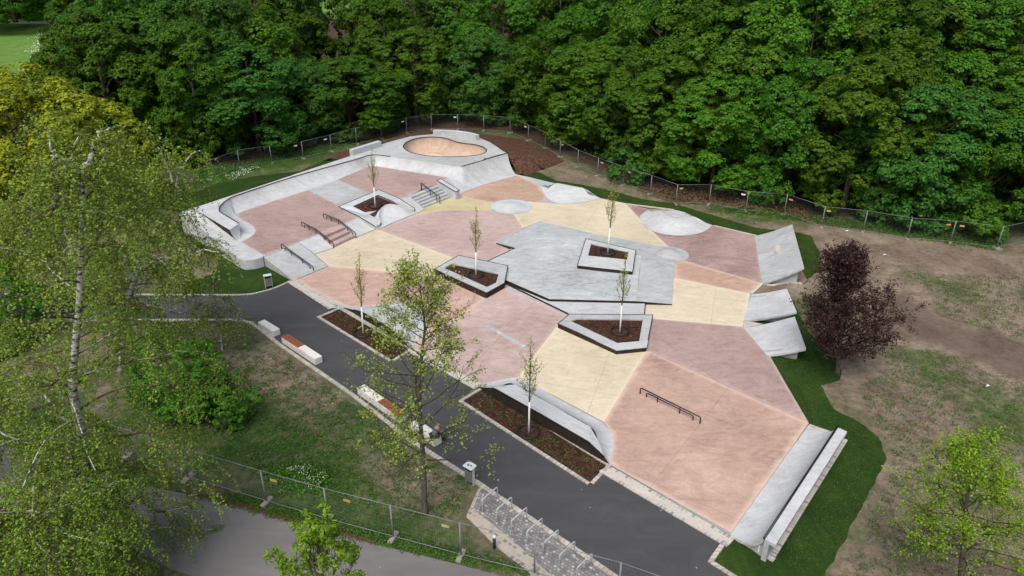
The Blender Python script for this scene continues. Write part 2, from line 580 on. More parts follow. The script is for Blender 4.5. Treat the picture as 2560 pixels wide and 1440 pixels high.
def leaf_mat(name, dark, mid, light, trans=0.25, objvar=0.25, hue=0.022):
    t = NT(name)
    geo = t.n("ShaderNodeNewGeometry")
    oi = t.n("ShaderNodeObjectInfo")
    r = geo.outputs["Random Per Island"]
    col = t.ramp(r, [(0.0, dark), (0.45, mid), (1.0, light)])
    hs = t.n("ShaderNodeHueSaturation")
    t.l(t.math('ADD', 0.5 - hue * 0.55, t.math('MULTIPLY', oi.outputs["Random"], hue)), hs.inputs["Hue"])
    t.l(t.math('ADD', 1.0 - objvar * 0.6, t.math('MULTIPLY', oi.outputs["Random"], objvar)), hs.inputs["Value"])
    t.l(col, hs.inputs["Color"])
    t.b.inputs["Roughness"].default_value = 0.6
    t.b.inputs["Specular IOR Level"].default_value = 0.12
    t.l(hs.outputs[0], t.b.inputs["Base Color"])
    tr = t.n("ShaderNodeBsdfTranslucent")
    t.l(hs.outputs[0], tr.inputs["Color"])
    mx = t.n("ShaderNodeMixShader")
    mx.inputs[0].default_value = trans
    t.l(t.b.outputs[0], mx.inputs[1])
    t.l(tr.outputs[0], mx.inputs[2])
    t.l(mx.outputs[0], t.out.inputs["Surface"])
    return t.m


M['leaf_maple'] = leaf_mat("maple leaf", (0.0322, 0.0920, 0.0080, 1), (0.0644, 0.1782, 0.0138, 1), (0.1092, 0.2472, 0.0230, 1), 0.4)
M['leaf_blue'] = leaf_mat("cool green leaf", (0.0264, 0.0828, 0.0138, 1), (0.0540, 0.1587, 0.0218, 1), (0.0943, 0.2185, 0.0368, 1), 0.4)
M['leaf_dark'] = leaf_mat("deep green leaf", (0.0299, 0.0782, 0.0069, 1), (0.0598, 0.1495, 0.0103, 1), (0.1012, 0.2047, 0.0172, 1), 0.4)
M['leaf_maple2'] = leaf_mat("bright maple leaf", (0.0368, 0.1035, 0.0080, 1), (0.0736, 0.1978, 0.0138, 1), (0.1265, 0.2760, 0.0230, 1), 0.4)
M['leaf_maple3'] = leaf_mat("mid maple leaf", (0.0276, 0.0828, 0.0080, 1), (0.0552, 0.1587, 0.0126, 1), (0.0978, 0.2242, 0.0230, 1), 0.4)
M['leaf_moss'] = leaf_mat("moss green leaf", (0.0368, 0.0828, 0.0069, 1), (0.0736, 0.1633, 0.0115, 1), (0.1242, 0.2208, 0.0184, 1), 0.4)
M['leaf_yellow'] = leaf_mat("spring yellow leaf", (0.12, 0.152, 0.008, 1), (0.222, 0.275, 0.012, 1), (0.37, 0.42, 0.03, 1), 0.3, 0.06, 0.004)
M['leaf_lime'] = leaf_mat("lime leaf", (0.0973, 0.1823, 0.0083, 1), (0.1774, 0.3282, 0.0118, 1), (0.2861, 0.4619, 0.0354, 1), 0.3, 0.06, 0.004)
M['leaf_olive'] = leaf_mat("olive leaf", (0.0560, 0.0840, 0.0140, 1), (0.1050, 0.1400, 0.0224, 1), (0.1680, 0.2030, 0.0364, 1))
M['leaf_birch'] = leaf_mat("birch leaf", (0.0973, 0.1580, 0.0189, 1), (0.1625, 0.2698, 0.0307, 1), (0.2690, 0.3889, 0.0649, 1), 0.3, 0.06, 0.004)
M['leaf_birch2'] = leaf_mat("fresh birch leaf", (0.0858, 0.1580, 0.0165, 1), (0.1488, 0.2735, 0.0260, 1), (0.2518, 0.4011, 0.0531, 1), 0.3, 0.06, 0.004)
M['leaf_oak'] = leaf_mat("young oak leaf", (0.1145, 0.1702, 0.0236, 1), (0.2118, 0.3039, 0.0401, 1), (0.3434, 0.4375, 0.0826, 1), 0.3, 0.06, 0.004)
M['leaf_fresh'] = leaf_mat("fresh horse chestnut leaf", (0.0720, 0.1440, 0.0096, 1), (0.1440, 0.2580, 0.0168, 1), (0.2280, 0.3600, 0.0420, 1), 0.3, 0.06, 0.004)
M['leaf_purple'] = leaf_mat("copper beech leaf", (0.016, 0.008, 0.008, 1), (0.038, 0.019, 0.018, 1), (0.1, 0.058, 0.056, 1), 0.2, 0.06, 0.004)
M['leaf_bush'] = leaf_mat("bush leaf", (0.025, 0.085, 0.006, 1), (0.055, 0.165, 0.012, 1), (0.105, 0.25, 0.026, 1), 0.25, 0.06, 0.004)
M['leaf_sapling'] = leaf_mat("sapling leaf", (0.13, 0.2, 0.035, 1), (0.24, 0.33, 0.055, 1), (0.46, 0.36, 0.14, 1), 0.3, 0.06, 0.004)
M['weed'] = leaf_mat("weed leaf", (0.0224, 0.0700, 0.0112, 1), (0.0476, 0.1330, 0.0196, 1), (0.1050, 0.2100, 0.0392, 1), 0.2)


def bark(name, c, scale=7):
    t = NT(name)
    k = t.noise(t.pos("Object"), scale, 5, 0.7, 0.4, (1, 1, 0.25))
    return t.fin(t.ramp(k, [(0.3, mulc(c, 0.45)), (0.55, c), (0.75, mulc(c, 1.6))]), 0.95, 0.1, bump=k, bstr=0.6, bdist=0.03)


M['bark'] = bark("brown bark", (0.070, 0.052, 0.040, 1))
M['bark_grey'] = bark("grey bark", (0.110, 0.098, 0.082, 1))
M['bark_tan'] = bark("tan bare twigs", (0.120, 0.082, 0.040, 1))
M['twig_purple'] = bark("dark purple brown twig", (0.040, 0.026, 0.024, 1))
M['twig'] = bark("thin twig", (0.105, 0.075, 0.050, 1))


def birch_bark():
    t = NT("white birch bark")
    v = t.pos("Object")
    k = t.noise(v, 2.2, 5, 0.7, 0.5, (0.8, 0.8, 3.2))
    dark = t.ramp(k, [(0.50, G(0)), (0.57, G(1))])
    col = t.mix(dark, t.ramp(t.noise(v, 5, 3), [(0.3, (0.34, 0.33, 0.31, 1)), (0.7, (0.58, 0.57, 0.55, 1))]), (0.035, 0.03, 0.027, 1))
    return t.fin(col, 0.8, 0.2)


M['birch_bark'] = birch_bark()

# ------------------------------------------------------------------ skate park floor
ZP, ZD = 0.75, 1.75          # upper floor, bowl deck
kc = 0


def panel(pts, mat, z, label, d=0.42):
    """one coloured field of the floor, its rim marked for the paler edge"""
    pts = ccw(pts)
    pts = [Vector((p[0], p[1], z if z is not None else p[2])) for p in pts]
    bm = bmesh.new()
    bm.faces.new([bm.verts.new(p) for p in pts])
    bmesh.ops.triangulate(bm, faces=bm.faces[:])
    for ax in (0, 1):
        lo, hi = min(p[ax] for p in pts), max(p[ax] for p in pts)
        k = math.floor(lo / .55) + 1
        while k * .55 < hi:
            co, no = Vector((0, 0, 0)), Vector((0, 0, 0))
            co[ax] = k * .55 + .013; no[ax] = 1
            bmesh.ops.bisect_plane(bm, geom=bm.verts[:] + bm.edges[:] + bm.faces[:], dist=1e-5, plane_co=co, plane_no=no)
            k += 1
    me = bpy.data.meshes.new("floor_panel")
    bm.to_mesh(me); bm.free()
    co = np.empty(len(me.vertices) * 3, np.float32); me.vertices.foreach_get("co", co); co = co.reshape(-1, 3)
    dd = np.full(len(co), 9.0)
    for i in range(len(pts)):
        ax_, ay_ = pts[i - 1][0], pts[i - 1][1]; bx_, by_ = pts[i][0] - ax_, pts[i][1] - ay_
        t_ = np.clip(((co[:, 0] - ax_) * bx_ + (co[:, 1] - ay_) * by_) / (bx_ * bx_ + by_ * by_ + 1e-9), 0, 1)
        dd = np.minimum(dd, np.hypot(co[:, 0] - ax_ - t_ * bx_, co[:, 1] - ay_ - t_ * by_))
    at = me.attributes.new("edge", 'FLOAT', 'POINT')
    at.data.foreach_set("value", np.clip(1 - dd / (d * 1.4), 0, 1).astype(np.float32))
    me.materials.append(mat)
    o = link("floor_panel", me)
    return tag(o, label, "floor", kind="structure")


base_px = S(735, 699, 832, 769) + C3(680, 238, 1140, 530) + S(1200, 963) + C4(965, 730, 1660, 1135) + S(1840, 1345, 2020, 1056) + \
    C6(400, 1330, 145, 1055, 140, 995, 215, 745, 325, 640, 255, 190) + C2(1690, 395, 1450, 300, 1300, 296, 1150, 262, 1000, 230) + S(1437, 470, 1293, 436) + \
    C1(1900, 330, 1500, 380, 1060, 760, 600, 980)
sheet("skatepark_floor", PP(base_px, 0.0), M['grey_concrete'], zb=-0.3, label="pale grey concrete base floor of the skatepark", cat="floor")

Z = lambda k: 0.004 * k
panel(PP(C3(370, 55) + C1(1015, 1025, 1400, 1062, 1720, 1088, 1760, 1060, 2080, 1240) + C3(1640, 170, 1540, 250, 1420, 335, 1320, 380, 1030, 420, 700, 232), 0), M['salmon'], Z(1), "salmon floor field beside the asphalt path")
panel(PP(C1(1015, 1025, 925, 945, 1050, 905, 1190, 838, 1320, 780, 1345, 785, 1840, 970, 1830, 1090, 1720, 1088, 1400, 1062), 0), M['yellow'], Z(2), "pale yellow floor field below the small pink steps")
panel(PP(C1(1345, 785, 1590, 690, 1750, 655, 2000, 645, 2260, 685, 2315, 775, 2135, 875, 2260, 910, 2090, 985, 1890, 1000, 1840, 970), 0), M['rose'], Z(3), "rose floor field west of the grey manual pad")
panel(PP(C1(1560, 690, 1640, 625, 1830, 560, 1890, 555, 2010, 590, 2130, 610, 2130, 655, 1750, 657, 1590, 692), 0), M['olive'], Z(4), "mustard floor field at the foot of the stairs")
panel(PP(C5(1400, 850, 1440, 805, 1640, 738, 2010, 637, 2060, 650, 2240, 740, 2330, 860, 2310, 905, 2150, 935, 1800, 940), 0), M['rust'], Z(5), "rust orange floor field below the tall quarter pipe")
panel(PP(C2(490, 325, 575, 250, 700, 262, 860, 265, 985, 232, 1160, 262, 1255, 365, 1425, 530, 1300, 540, 900, 470, 650, 367, 545, 410), 0), M['yellow'], Z(6), "large pale yellow floor field north of the manual pad")
panel(PP(C2(1160, 262, 1300, 297, 1450, 300, 1690, 395, 1945, 455, 1978, 742, 1480, 600, 1425, 530, 1255, 365), 0), M['mauve'], Z(7), "mauve floor field west of the tall wedge ramp", 0.3)
panel(PP(C2(1455, 590, 1480, 597, 1978, 742, 1910, 808, 1455, 712), 0), M['rust'], Z(8), "small rust orange floor field between mauve and pale yellow")
panel(PP(C2(1440, 712, 1455, 710, 1910, 806, 1865, 1002, 1325, 955, 1270, 930, 1270, 862, 1440, 862), 0), M['yellow'], Z(9), "pale yellow floor field beside the two low wedge ramps")
panel(PP(C2(1320, 955, 1865, 1002, 2022, 1175) + C4(2107, 500, 1185, 82), 0), M['pink'], Z(10), "dusky pink floor field east of the pentagon planter", 0.3)
panel(PP(C2(430, 770, 815, 935, 750, 1005, 510, 1312) + C4(440, 245, 215, 292) + C3(1590, 770, 1130, 500, 1200, 420, 1420, 335, 1540, 250, 1640, 170), 0), M['rose'], Z(11), "rose floor field with the flush pale manual strip")
panel(PP(C2(750, 1000, 1105, 1155, 1290, 1130) + C4(1183, 84, 936, 495, 560, 296, 440, 245), 0), M['yellow'], Z(12), "pale yellow floor field south of the pentagon planter")
panel(PP(C4(1183, 84, 2107, 502, 1662, 1130, 962, 733, 990, 620, 980, 560, 936, 495), 0), M['orange'], Z(13), "wide orange floor field holding the flat grind rail")

# flush pale bar in the rose field
m = MB()
q = PP(S(1217, 820, 1223, 816, 1314, 865, 1310, 871), 0.0)
q = ccw(q)
m.poly([Vector((p.x, p.y, 0.06)) for p in q]); m.skirt([Vector((p.x, p.y, 0.06)) for p in q], 0.0)
tag(m.build("manual_strip", M['pad_concrete']), "narrow pale grey flush strip let into the rose floor", "curb")

# ------------------------------------------------------------------ upper floor, banks, stairs
up_px = C1(590, 962, 820, 868, 930, 826, 1000, 800, 1110, 757, 1225, 710, 1520, 575) + C5(1160, 700, 1300, 690, 1340, 660) + C1(1830, 420, 1300, 330, 900, 420, 380, 600, 300, 700, 400, 850)
upper = PP(up_px, ZP)
sheet("upper_floor", upper, M['grey_concrete'], zb=-0.2, label="raised grey upper floor of the skatepark", cat="floor")
panel(PP(C1(580, 960, 820, 866, 930, 822, 1100, 752, 1215, 705, 1200, 680, 880, 520, 560, 625, 440, 662, 408, 685, 415, 705, 500, 755, 530, 790, 500, 825, 430, 868), ZP), M['pink'], ZP + 0.006, "dusky pink field of the upper floor by the curved quarter", 0.25)
panel(PP(C1(1050, 440, 1300, 357, 1400, 372, 1820, 438, 1828, 448, 1560, 545, 1515, 575, 1250, 530), ZP), M['pink'], ZP + 0.006, "dusky pink field of the upper floor above the stairs", 0.25)


def bank(name, top, bot, mat, label):
    m = MB()
    m.grid([bot, top], smooth=False)
    # side cheeks down to the floor
    for e in (0, -1):
        a, b = Vector(bot[e]), Vector(top[e])
        m.add([a, b, (b.x, b.y, -0.25), (a.x, a.y, -0.25)], [(0, 1, 2, 3)])
    return tag(m.build(name, mat), label, "bank")


def T(name, pts, z): return PP(pts, z)


bank("sloped_bank", PP(C1(585, 966, 820, 870), ZP + .012), PP(C1(782, 1125, 1015, 1026), .055), M['grey_concrete'], "long grey bank beside the corner kerb wall with the straight rail")
bank("sloped_bank", PP(C1(820, 868, 932, 826), ZP + .01), PP(C1(1015, 1024, 925, 946), .056), M['white_concrete'], "short pale bank beside the small pink steps")
bank("sloped_bank", PP(C1(932, 826, 955, 817), ZP + .01), PP(C1(925, 946, 1050, 905), .056), M['white_concrete'], "narrow pale bank next to the small pink steps")
bank("sloped_bank", PP(C1(1095, 760, 1225, 708), ZP + .014), PP(C1(1195, 838, 1325, 782), .056), M['white_concrete'], "pale bank between the pink steps and the kinked planter")
bank("sloped_bank", PP(C5(785, 885, 868, 858), ZP + .014), PP(C5(905, 1052, 1030, 995), .056), M['white_concrete'], "narrow pale bank between the kinked planter and the stairs")


def steps(name, tl, tr, bl, br, n, z0, z1, mat, label):
    """n risers between the lower edge bl-br at z0 and the upper edge tl-tr at z1"""
    m = MB()
    for i in range(n):
        a, b = i / n, (i + 1) / n
        zt = z0 + (z1 - z0) * (i + 1) / n - (0.0 if i < n - 1 else -0.012)
        p0, p1 = bl.lerp(tl, a), br.lerp(tr, a)
        q0, q1 = bl.lerp(tl, b), br.lerp(tr, b)
        if i == n - 1:
            q0, q1 = q0 + (q0 - p0) * 0.3, q1 + (q1 - p1) * 0.3
        top = [Vector((v.x, v.y, zt)) for v in (p0, p1, q1, q0)]
        m.add(top, [(0, 1, 2, 3)])
        m.skirt(top, -0.2)
    return tag(m.build(name, mat), label, "steps")


steps("stair_flight", *PP(C5(865, 858), ZP), *PP(C5(1165, 735), ZP), *PP(C5(1020, 985), 0), *PP(C5(1345, 858), 0), 5, 0, ZP, M['grey_concrete'], "flight of five grey concrete stairs with a rail down its middle")
steps("stair_flight", *PP(C1(950, 818), ZP), *PP(C1(1098, 758), ZP), *PP(C1(1048, 908), 0), *PP(C1(1194, 840), 0), 3, 0, ZP, M['rose'], "three long pink steps between the two kinked rails")

# hubba ledge at the stairs
hub = empty("hubba_ledge", P(C5(1280, 790)[0], 0), label="pale concrete ledge with dark steel edges running down beside the stairs", cat="ledge")
m = MB()
a0, a1 = P(C5(1160, 688)[0], 1.28), P(C5(1208, 672)[0], 1.28)
b0, b1 = P(C5(1360, 808)[0], 0.85), P(C5(1402, 792)[0], 0.85)
m.add([a0, a1, b1, b0], [(0, 1, 2, 3)])
m.skirt([a0, a1, b1, b0], -0.1)
m.build("ledge_body", M['white_concrete'], hub)
m = MB()
m.bar(a0, b0, 0.06, 0.05); m.bar(a1, b1, 0.06, 0.05); m.bar(b0, b1, 0.06, 0.05); m.bar(a0, a1, 0.06, 0.05)
m.build("edge_trim", M['black_steel'], hub)

# ------------------------------------------------------------------ swept transitions


def sweep(toe, cop, k=0.93, n=14):
    """rows of a concave transition from the toe line up to the coping line"""
    rows = []
    for i in range(n + 1):
        s = math.sin(i / n * math.pi / 2) if k > 0.8 else i / n
        g = (1 - math.sqrt(max(0, 1 - (s * k) ** 2))) / (1 - math.sqrt(1 - k * k))
        rows.append([Vector((a.x + (b.x - a.x) * s, a.y + (b.y - a.y) * s, a.z + (b.z - a.z) * g)) for a, b in zip(toe, cop)])
    return rows


cop_px = C1(420, 745, 372, 715, 310, 678, 287, 655, 300, 622, 345, 585, 420, 552, 800, 428, 1180, 322, 1270, 294, 1330, 287, 1430, 297)
toe_px = C1(430, 868, 505, 826, 530, 790, 500, 752, 440, 722, 412, 696, 440, 664, 880, 520, 1050, 462, 1200, 398, 1300, 358, 1400, 372)
cop = smooth_path(PP(cop_px, ZD), 4)
toe = smooth_path(PP(toe_px, ZP + .012), 4)
qp = empty("quarter_pipe", P(C1(800, 450)[0], ZP), label="long pale curved quarter pipe with dark coping along the upper floor's edge", cat="quarter pipe")
m = MB(); m.grid(sweep(toe, cop)); m.build("transition", M['white_concrete'], qp)
m = MB(); m.tube([p + Vector((0, 0, .02)) for p in cop], 0.042, 6); m.build("coping", M['black_steel'], qp)
deck1 = PP(C1(358, 786, 420, 745), ZD) + cop[1:-4] + PP(C1(1168, 291, 50, 662, 158, 668), ZD)
m = MB(); m.poly(ccw(deck1)); m.skirt(PP(C1(1168, 291, 50, 662), ZD), -0.2, close=False); m.build("deck", M['white_concrete'], qp)
m = MB()
w0, w1, w2 = P(C1(158, 668)[0], ZD), P(C1(358, 786)[0], ZD), P(C1(430, 868)[0], ZP)
prof = [r[0] for r in sweep([toe[0]], [w1])]
m.add([w0, w1] + [p for p in prof[::-1]] + [Vector((w1.x, w1.y, ZP - .1)), Vector((w0.x, w0.y, ZP - .1))], [tuple(range(len(prof) + 4))])
m.build("end_wall", M['dark_steel'], qp)
m = MB()
ext = PP(C1(358, 786, 420, 745), ZD)
e1 = [Vector((0, 0, 0))]
m.grid([[r[0] for r in sweep([toe[0]], [ext[0]])], [r[0] for r in sweep([toe[0]], [cop[0]])]])
m.build("end_transition", M['white_concrete'], qp)
# the walkway falling from the deck to the upper floor, with its outer wall
wk_top = PP(C1(50, 662, 158, 668), ZD)
m = MB()
L0, L1 = P(C1(24, 668)[0], ZD), P(C1(160, 669)[0], ZD - .01)
mid0, mid1 = P(C1(415, 975)[0], ZP + .02), P(C1(440, 872)[0], ZP + .02)
m.grid([[P(C1(50, 660)[0], ZD), L0], [L1, L0]], smooth=False)
m.add([P(C1(50, 660)[0], ZD - .012), L0, mid0, mid1, L1], [(0, 1, 2, 3, 4)])
rim = smooth_path([mid0, P(C1(435, 984)[0], ZP + .02), P(C1(460, 990)[0], ZP + .02), P(C1(520, 984)[0], ZP + .02), P(C1(580, 968)[0], ZP + .02)], 4)
m.poly(rim + [P(C1(585, 955)[0], ZP + .02), mid1])
out = [L0] + rim
m.skirt(out, -0.25, close=False)
tag(m.build("corner_walkway", M['white_concrete']), "white concrete walkway sloping down beside the dark wedge wall", "walkway")

# bowl with its raised deck
bowl = empty("skate_bowl", P(C1(1800, 300)[0], ZP), label="raised kidney shaped bowl with tan inside and white mottled deck", cat="skate bowl")
kid = smooth_path(PP(C1(1515, 232, 1535, 203, 1590, 180, 1670, 168, 1750, 168, 1815, 180, 1868, 199, 1925, 210, 1990, 217, 2045, 233, 2071, 254, 2050, 277, 1975, 292, 1850, 299, 1730, 297, 1620, 283, 1548, 262), ZD), 4, close=True)
kid = ccw(kid)
dk = cop[-5:] + PP(C1(1600, 322, 1760, 345, 1865, 360, 1900, 361, 1960, 344, 2055, 317, 2210, 275, 2180, 262, 2140, 232, 2090, 200, 2000, 163, 1900, 145, 1715, 147, 1560, 163, 1450, 192, 1372, 216, 1168, 291), ZD)
m = MB(); m.poly(ccw(dk), [kid]); m.skirt(PP(C1(2210, 275, 2180, 262, 2140, 232, 2090, 200, 2000, 163, 1900, 145, 1715, 147, 1560, 163, 1450, 192, 1372, 216, 1168, 291), ZD), -0.2, close=False)
m.build("deck", M['grey_concrete'], bowl)
m = MB()
cx = sum(p.x for p in kid) / len(kid); cy = sum(p.y for p in kid) / len(kid)
rows = []
for i in range(15):
    a = i / 14 * math.pi / 2
    dep = 1.5 * math.sin(a)
    ins = 1.5 * (1 - math.cos(a))
    row = []
    n = len(kid)
    for j, p in enumerate(kid):
        u = (kid[(j + 2) % n] - kid[j - 2]).normalized()
        nn = Vector((-u.y, u.x, 0))
        row.append(Vector((p.x + nn.x * ins, p.y + nn.y * ins, ZD - 0.03 - dep)))
    rows.append(row)
m.grid(rows, close=True)
m.build("basin", M['tan_bowl'], bowl)
m = MB(); m.poly([Vector((p.x, p.y, p.z + .004)) for p in rows[-1]]); m.build("basin_floor", M['yellow'], bowl)
m = MB(); m.tube(kid + kid[:1], 0.05, 6, caps=False); m.build("coping", M['black_steel'], bowl)
# face towards the upper floor
ct = smooth_path(cop[-5:-4] + cop[-3:-2] + [cop[-1]] + PP(C1(1600, 322, 1760, 345, 1865, 359), ZD) + PP(C5(1431, 541), ZD), 3)
tt = smooth_path(PP(C1(1345, 364), ZP + .012) + PP(C1(1375, 368, 1420, 375, 1560, 397, 1720, 422, 1800, 436), ZP + .012) + PP(C5(1300, 668), ZP + .012), 3)
m = MB(); m.grid(sweep(tt, ct)); m.build("transition", M['white_concrete'], bowl)
# tall face towards the lower floor
ct = PP(C5(1431, 541, 1431, 541, 1431, 541, 1432, 540, 1480, 528, 1540, 511, 1660, 474, 1740, 450, 1830, 424, 1915, 398), ZD)
tt = PP(C5(1300, 668), ZP + .012) + PP(C5(1310, 695), ZP) + PP(C5(1355, 760), .42) + PP(C5(1405, 842, 1460, 808, 1530, 782, 1640, 742, 1760, 708, 1900, 668, 2015, 638), .056)
m = MB(); rw = sweep(tt, ct, 0.9, 18); m.grid(rw); e = [r[-1] for r in rw]
m.skirt(e, -0.2, close=False)
m.build("transition", M['white_concrete'], bowl)
m = MB(); m.tube(PP(C5(1665, 466, 1780, 431, 1916, 394), ZD + .03), 0.06, 6); m.build("coping", M['black_steel'], bowl)
m = MB()
for a, b in ((C5(1660, 470)[0], C5(1680, 452)[0]),):
    m.bar(P(a, ZD + .05), P(b, ZD + .05), .1, .1)
m.build("coping_bracket", M['dark_steel'], bowl)
m = MB(); m.poly(PP(C5(1300, 690, 1160, 700, 1200, 680, 1290, 660), ZP + .008)); m.poly(ccw(PP(C5(1160, 700, 1310, 690), ZP + .008) + PP(C5(1355, 760), .42) + PP(C5(1405, 842), .06) + PP(C5(1398, 860), .05)))
m.build("apron", M['grey_concrete'], bowl)


def wall_block(name, front, h, th, mat, label, zb):
    """a low wall whose top front edge is given; th goes away from the camera"""
    n = len(front)
    back = []
    for i in range(n):
        u = (front[min(i + 1, n - 1)] - front[max(i - 1, 0)]).normalized()
        nn = Vector((-u.y, u.x, 0))
        if nn.y < 0: nn = -nn
        back.append(front[i] + nn * th)
    loop = front + back[::-1]
    m = MB()
    m.grid([front, back], smooth=False)
    m.skirt(loop, zb)
    return tag(m.build(name, mat), label, "low wall")


wall_block("low_wall", smooth_path(PP(C1(1713, 124, 1790, 125, 1880, 132, 1950, 143, 1999, 156), ZD + .62), 4), .6, .5, M['white_concrete'], "curved pale concrete low wall behind the kidney bowl", ZD - .1)
wall_block("low_wall", PP(C1(1176, 254, 1368, 195), ZD + .6), .6, .5, M['white_concrete'], "straight pale concrete low wall on the deck west of the bowl", ZD - .1)

# ------------------------------------------------------------------ manual pad
pad = empty("manual_pad", P(C2(900, 700)[0], 0), label="big blue grey platform with sloping sides and dark steel edge carrying a planter", cat="platform")
ZM = 0.28
top_px = C2(497, 530, 640, 430, 700, 445, 900, 498, 1255, 575, 1225, 850, 705, 838, 440, 722, 335, 606)
topv = PP(top_px, ZM)
m = MB(); m.poly(ccw(topv)); m.build("top", M['pad_concrete'], pad)
m = MB()
lo = PP(C2(385, 500, 648, 367, 975, 443), .058); hi = PP(C2(497, 530, 640, 430, 900, 498), ZM)
m.grid([lo, hi], smooth=False)
m.build("west_bank", M['pad_concrete'], pad)
m = MB()
lo = PP(C2(975, 443, 1230, 492, 1410, 526), .058); hi = PP(C2(900, 498, 1100, 545, 1255, 575), ZM)
m.grid([lo, hi], smooth=False)
m.build("north_bank", M['grey_concrete'], pad)
m = MB()
lo = PP(C2(1410, 526, 1480, 600, 1460, 620, 1440, 868), .058); hi = PP(C2(1255, 575, 1250, 620, 1248, 660, 1225, 850), ZM)
m.grid([lo, hi], smooth=False)
m.build("east_bank", M['grey_concrete'], pad)
m = MB()
m.skirt(PP(C2(385, 500), .06) + PP(C2(497, 530, 335, 606, 440, 722, 705, 838, 1225, 850), ZM) + PP(C2(1440, 868), .06), -.1, close=False)
m.build("side_wall", M['dark_steel'], pad)
m = MB()
for a, b in (((440, 722), (705, 838)), ((705, 838), (1225, 850))):
    m.bar(P(C2(*a)[0], ZM), P(C2(*b)[0], ZM), .07, .05)
m.bar(P(C2(1225, 850)[0], ZM), P(C2(1440, 868)[0], .08), .07, .05)
m.build("edge_trim", M['dark_steel'], pad)
m = MB()
m.bar(P(C2(497, 530)[0], ZM), P(C2(335, 606)[0], ZM), .07, .05)
m.bar(P(C2(497, 530)[0], ZM), P(C2(385, 500)[0], .08), .07, .05)
m.build("edge_trim", M['dark_steel'], pad)
m = MB()
stp = PP(C2(436, 738, 700, 848, 1230, 858, 1280, 862, 1275, 925, 1200, 925, 820, 925), .14)
m.poly(ccw(stp)); m.skirt(stp, .0)
m.build("low_step", M['white_concrete'], pad)
for a, b in (((436, 738), (820, 925)), ((1275, 925), (1280, 862))):
    m = MB()
    m.bar(P(C2(*a)[0], .12), P(C2(*b)[0], .12), .06, .10)
    m.build("step_trim", M['dark_steel'], pad)
m = MB()
st2 = PP(C2(345, 602, 478, 530, 497, 532, 362, 606), .16)
m.poly(ccw(st2)); m.skirt(st2, 0)
m.build("corner_step", M['grey_concrete'], pad)


# ------------------------------------------------------------------ mounds
def dome(name, c, rx, ry, h, rz, mat, label, flat=0.0):
    m = MB()
    rows = []
    for i in range(13):
        r = 1 - i / 12
        rows.append([Vector((c.x + (math.cos(a) * rx * math.cos(rz) - math.sin(a) * ry * math.sin(rz)) * r, c.y + (math.cos(a) * rx * math.sin(rz) + math.sin(a) * ry * math.cos(rz)) * r,
                             c.z + h * (0.5 + 0.5 * math.cos(math.pi * r)) ** 1.2)) for a in [2 * math.pi * k / 40 for k in range(40)]])
    m.grid(rows, close=True)
    return tag(m.build(name, mat), label, "mound")


g = P(C2(476, 282)[0], 0.0)
dome("skate_mound", g + Vector((0, 0, .05)), 1.95, 1.95, .32, 0, M['white_concrete'], "round pale concrete bump in the middle of the floor fields")
g = P(C8(1760, 975)[0], 0.0)
dome("skate_mound", g + Vector((0, 0, .052)), 1.65, 1.55, .36, 0, M['grey_concrete'], "small grey bump at the corner of the manual pad")


def half_mound(basepx, ridge, backpx, h, label):
    """base line on the floor, raised ridge, and a vertical back down to the turf"""
    n = len(basepx)
    lo = PP(basepx, .05)
    hi = PP(ridge, h)
    lo = smooth_path(lo, 4); hi = smooth_path(hi, 4)
    rows = []
    for i in range(13):
        s = i / 12
        gz = 0.5 - 0.5 * math.cos(math.pi * s)
        rows.append([Vector((a.x + (b.x - a.x) * s, a.y + (b.y - a.y) * s, a.z + (b.z - a.z) * gz)) for a, b in zip(lo, hi)])
    m = MB()
    m.grid(rows)
    top = hi[::4]
    return m, hi


hm = empty("skate_mound", P(C8(620, 300)[0], 0), label="pale ridge shaped bump at the northern turf edge, farther from the wedge ramps", cat="mound")
m, hi = half_mound(C8(300, 195, 330, 235, 370, 300, 410, 355, 500, 395, 640, 405, 820, 385, 985, 340, 960, 328), C8(400, 199, 480, 178, 512, 172, 540, 205, 570, 235, 640, 215, 720, 212, 800, 225, 860, 270), None, .62, "")
for r in (0,):
    pass
# the turf-side edge follows the ridge down at both ends
m.skirt(PP(C8(300, 195), .05) + PP(C8(400, 199), .2) + PP(C8(470, 182, 512, 169, 800, 224), .62) + PP(C8(850, 262), .35) + PP(C8(960, 328), .05), -.1, close=False)
m.add(PP(C8(300, 195), .05) + PP(C8(400, 199), .2) + PP(C8(470, 182), .55) + PP(C8(512, 169, 570, 236), .62), [(0, 1, 2, 3, 4)])
m.add(PP(C8(512, 169, 800, 224, 640, 216, 570, 236), .625), [(0, 1, 2, 3)])
m.build("concrete_shell", M['white_concrete'], hm)
hm = empty("skate_mound", P(C8(1850, 620)[0], 0), label="broad pale flat topped bump on the northern turf edge beside the mauve field", cat="mound")
m, hi = half_mound(C8(1530, 470, 1450, 530, 1440, 580, 1480, 650, 1560, 700, 1720, 745, 1900, 760, 2060, 745, 2170, 710, 2230, 665, 2250, 640), C8(1700, 500, 1740, 505, 1775, 520, 1785, 540, 1810, 552, 1830, 556, 1860, 558, 1900, 553, 1935, 535, 1960, 515, 2000, 530), None, .62, "")
m.poly(ccw(PP(C8(1700, 500, 1785, 540, 1830, 556, 1900, 553, 1935, 535, 1960, 502, 1833, 470, 1770, 480), .622)))
m.skirt(PP(C8(1530, 470), .05) + PP(C8(1640, 478), .12) + PP(C8(1760, 480), .4) + PP(C8(1833, 470, 1960, 502), .62) + PP(C8(2040, 545), .4) + PP(C8(2150, 600), .15) + PP(C8(2250, 640), .05), -.1, close=False)
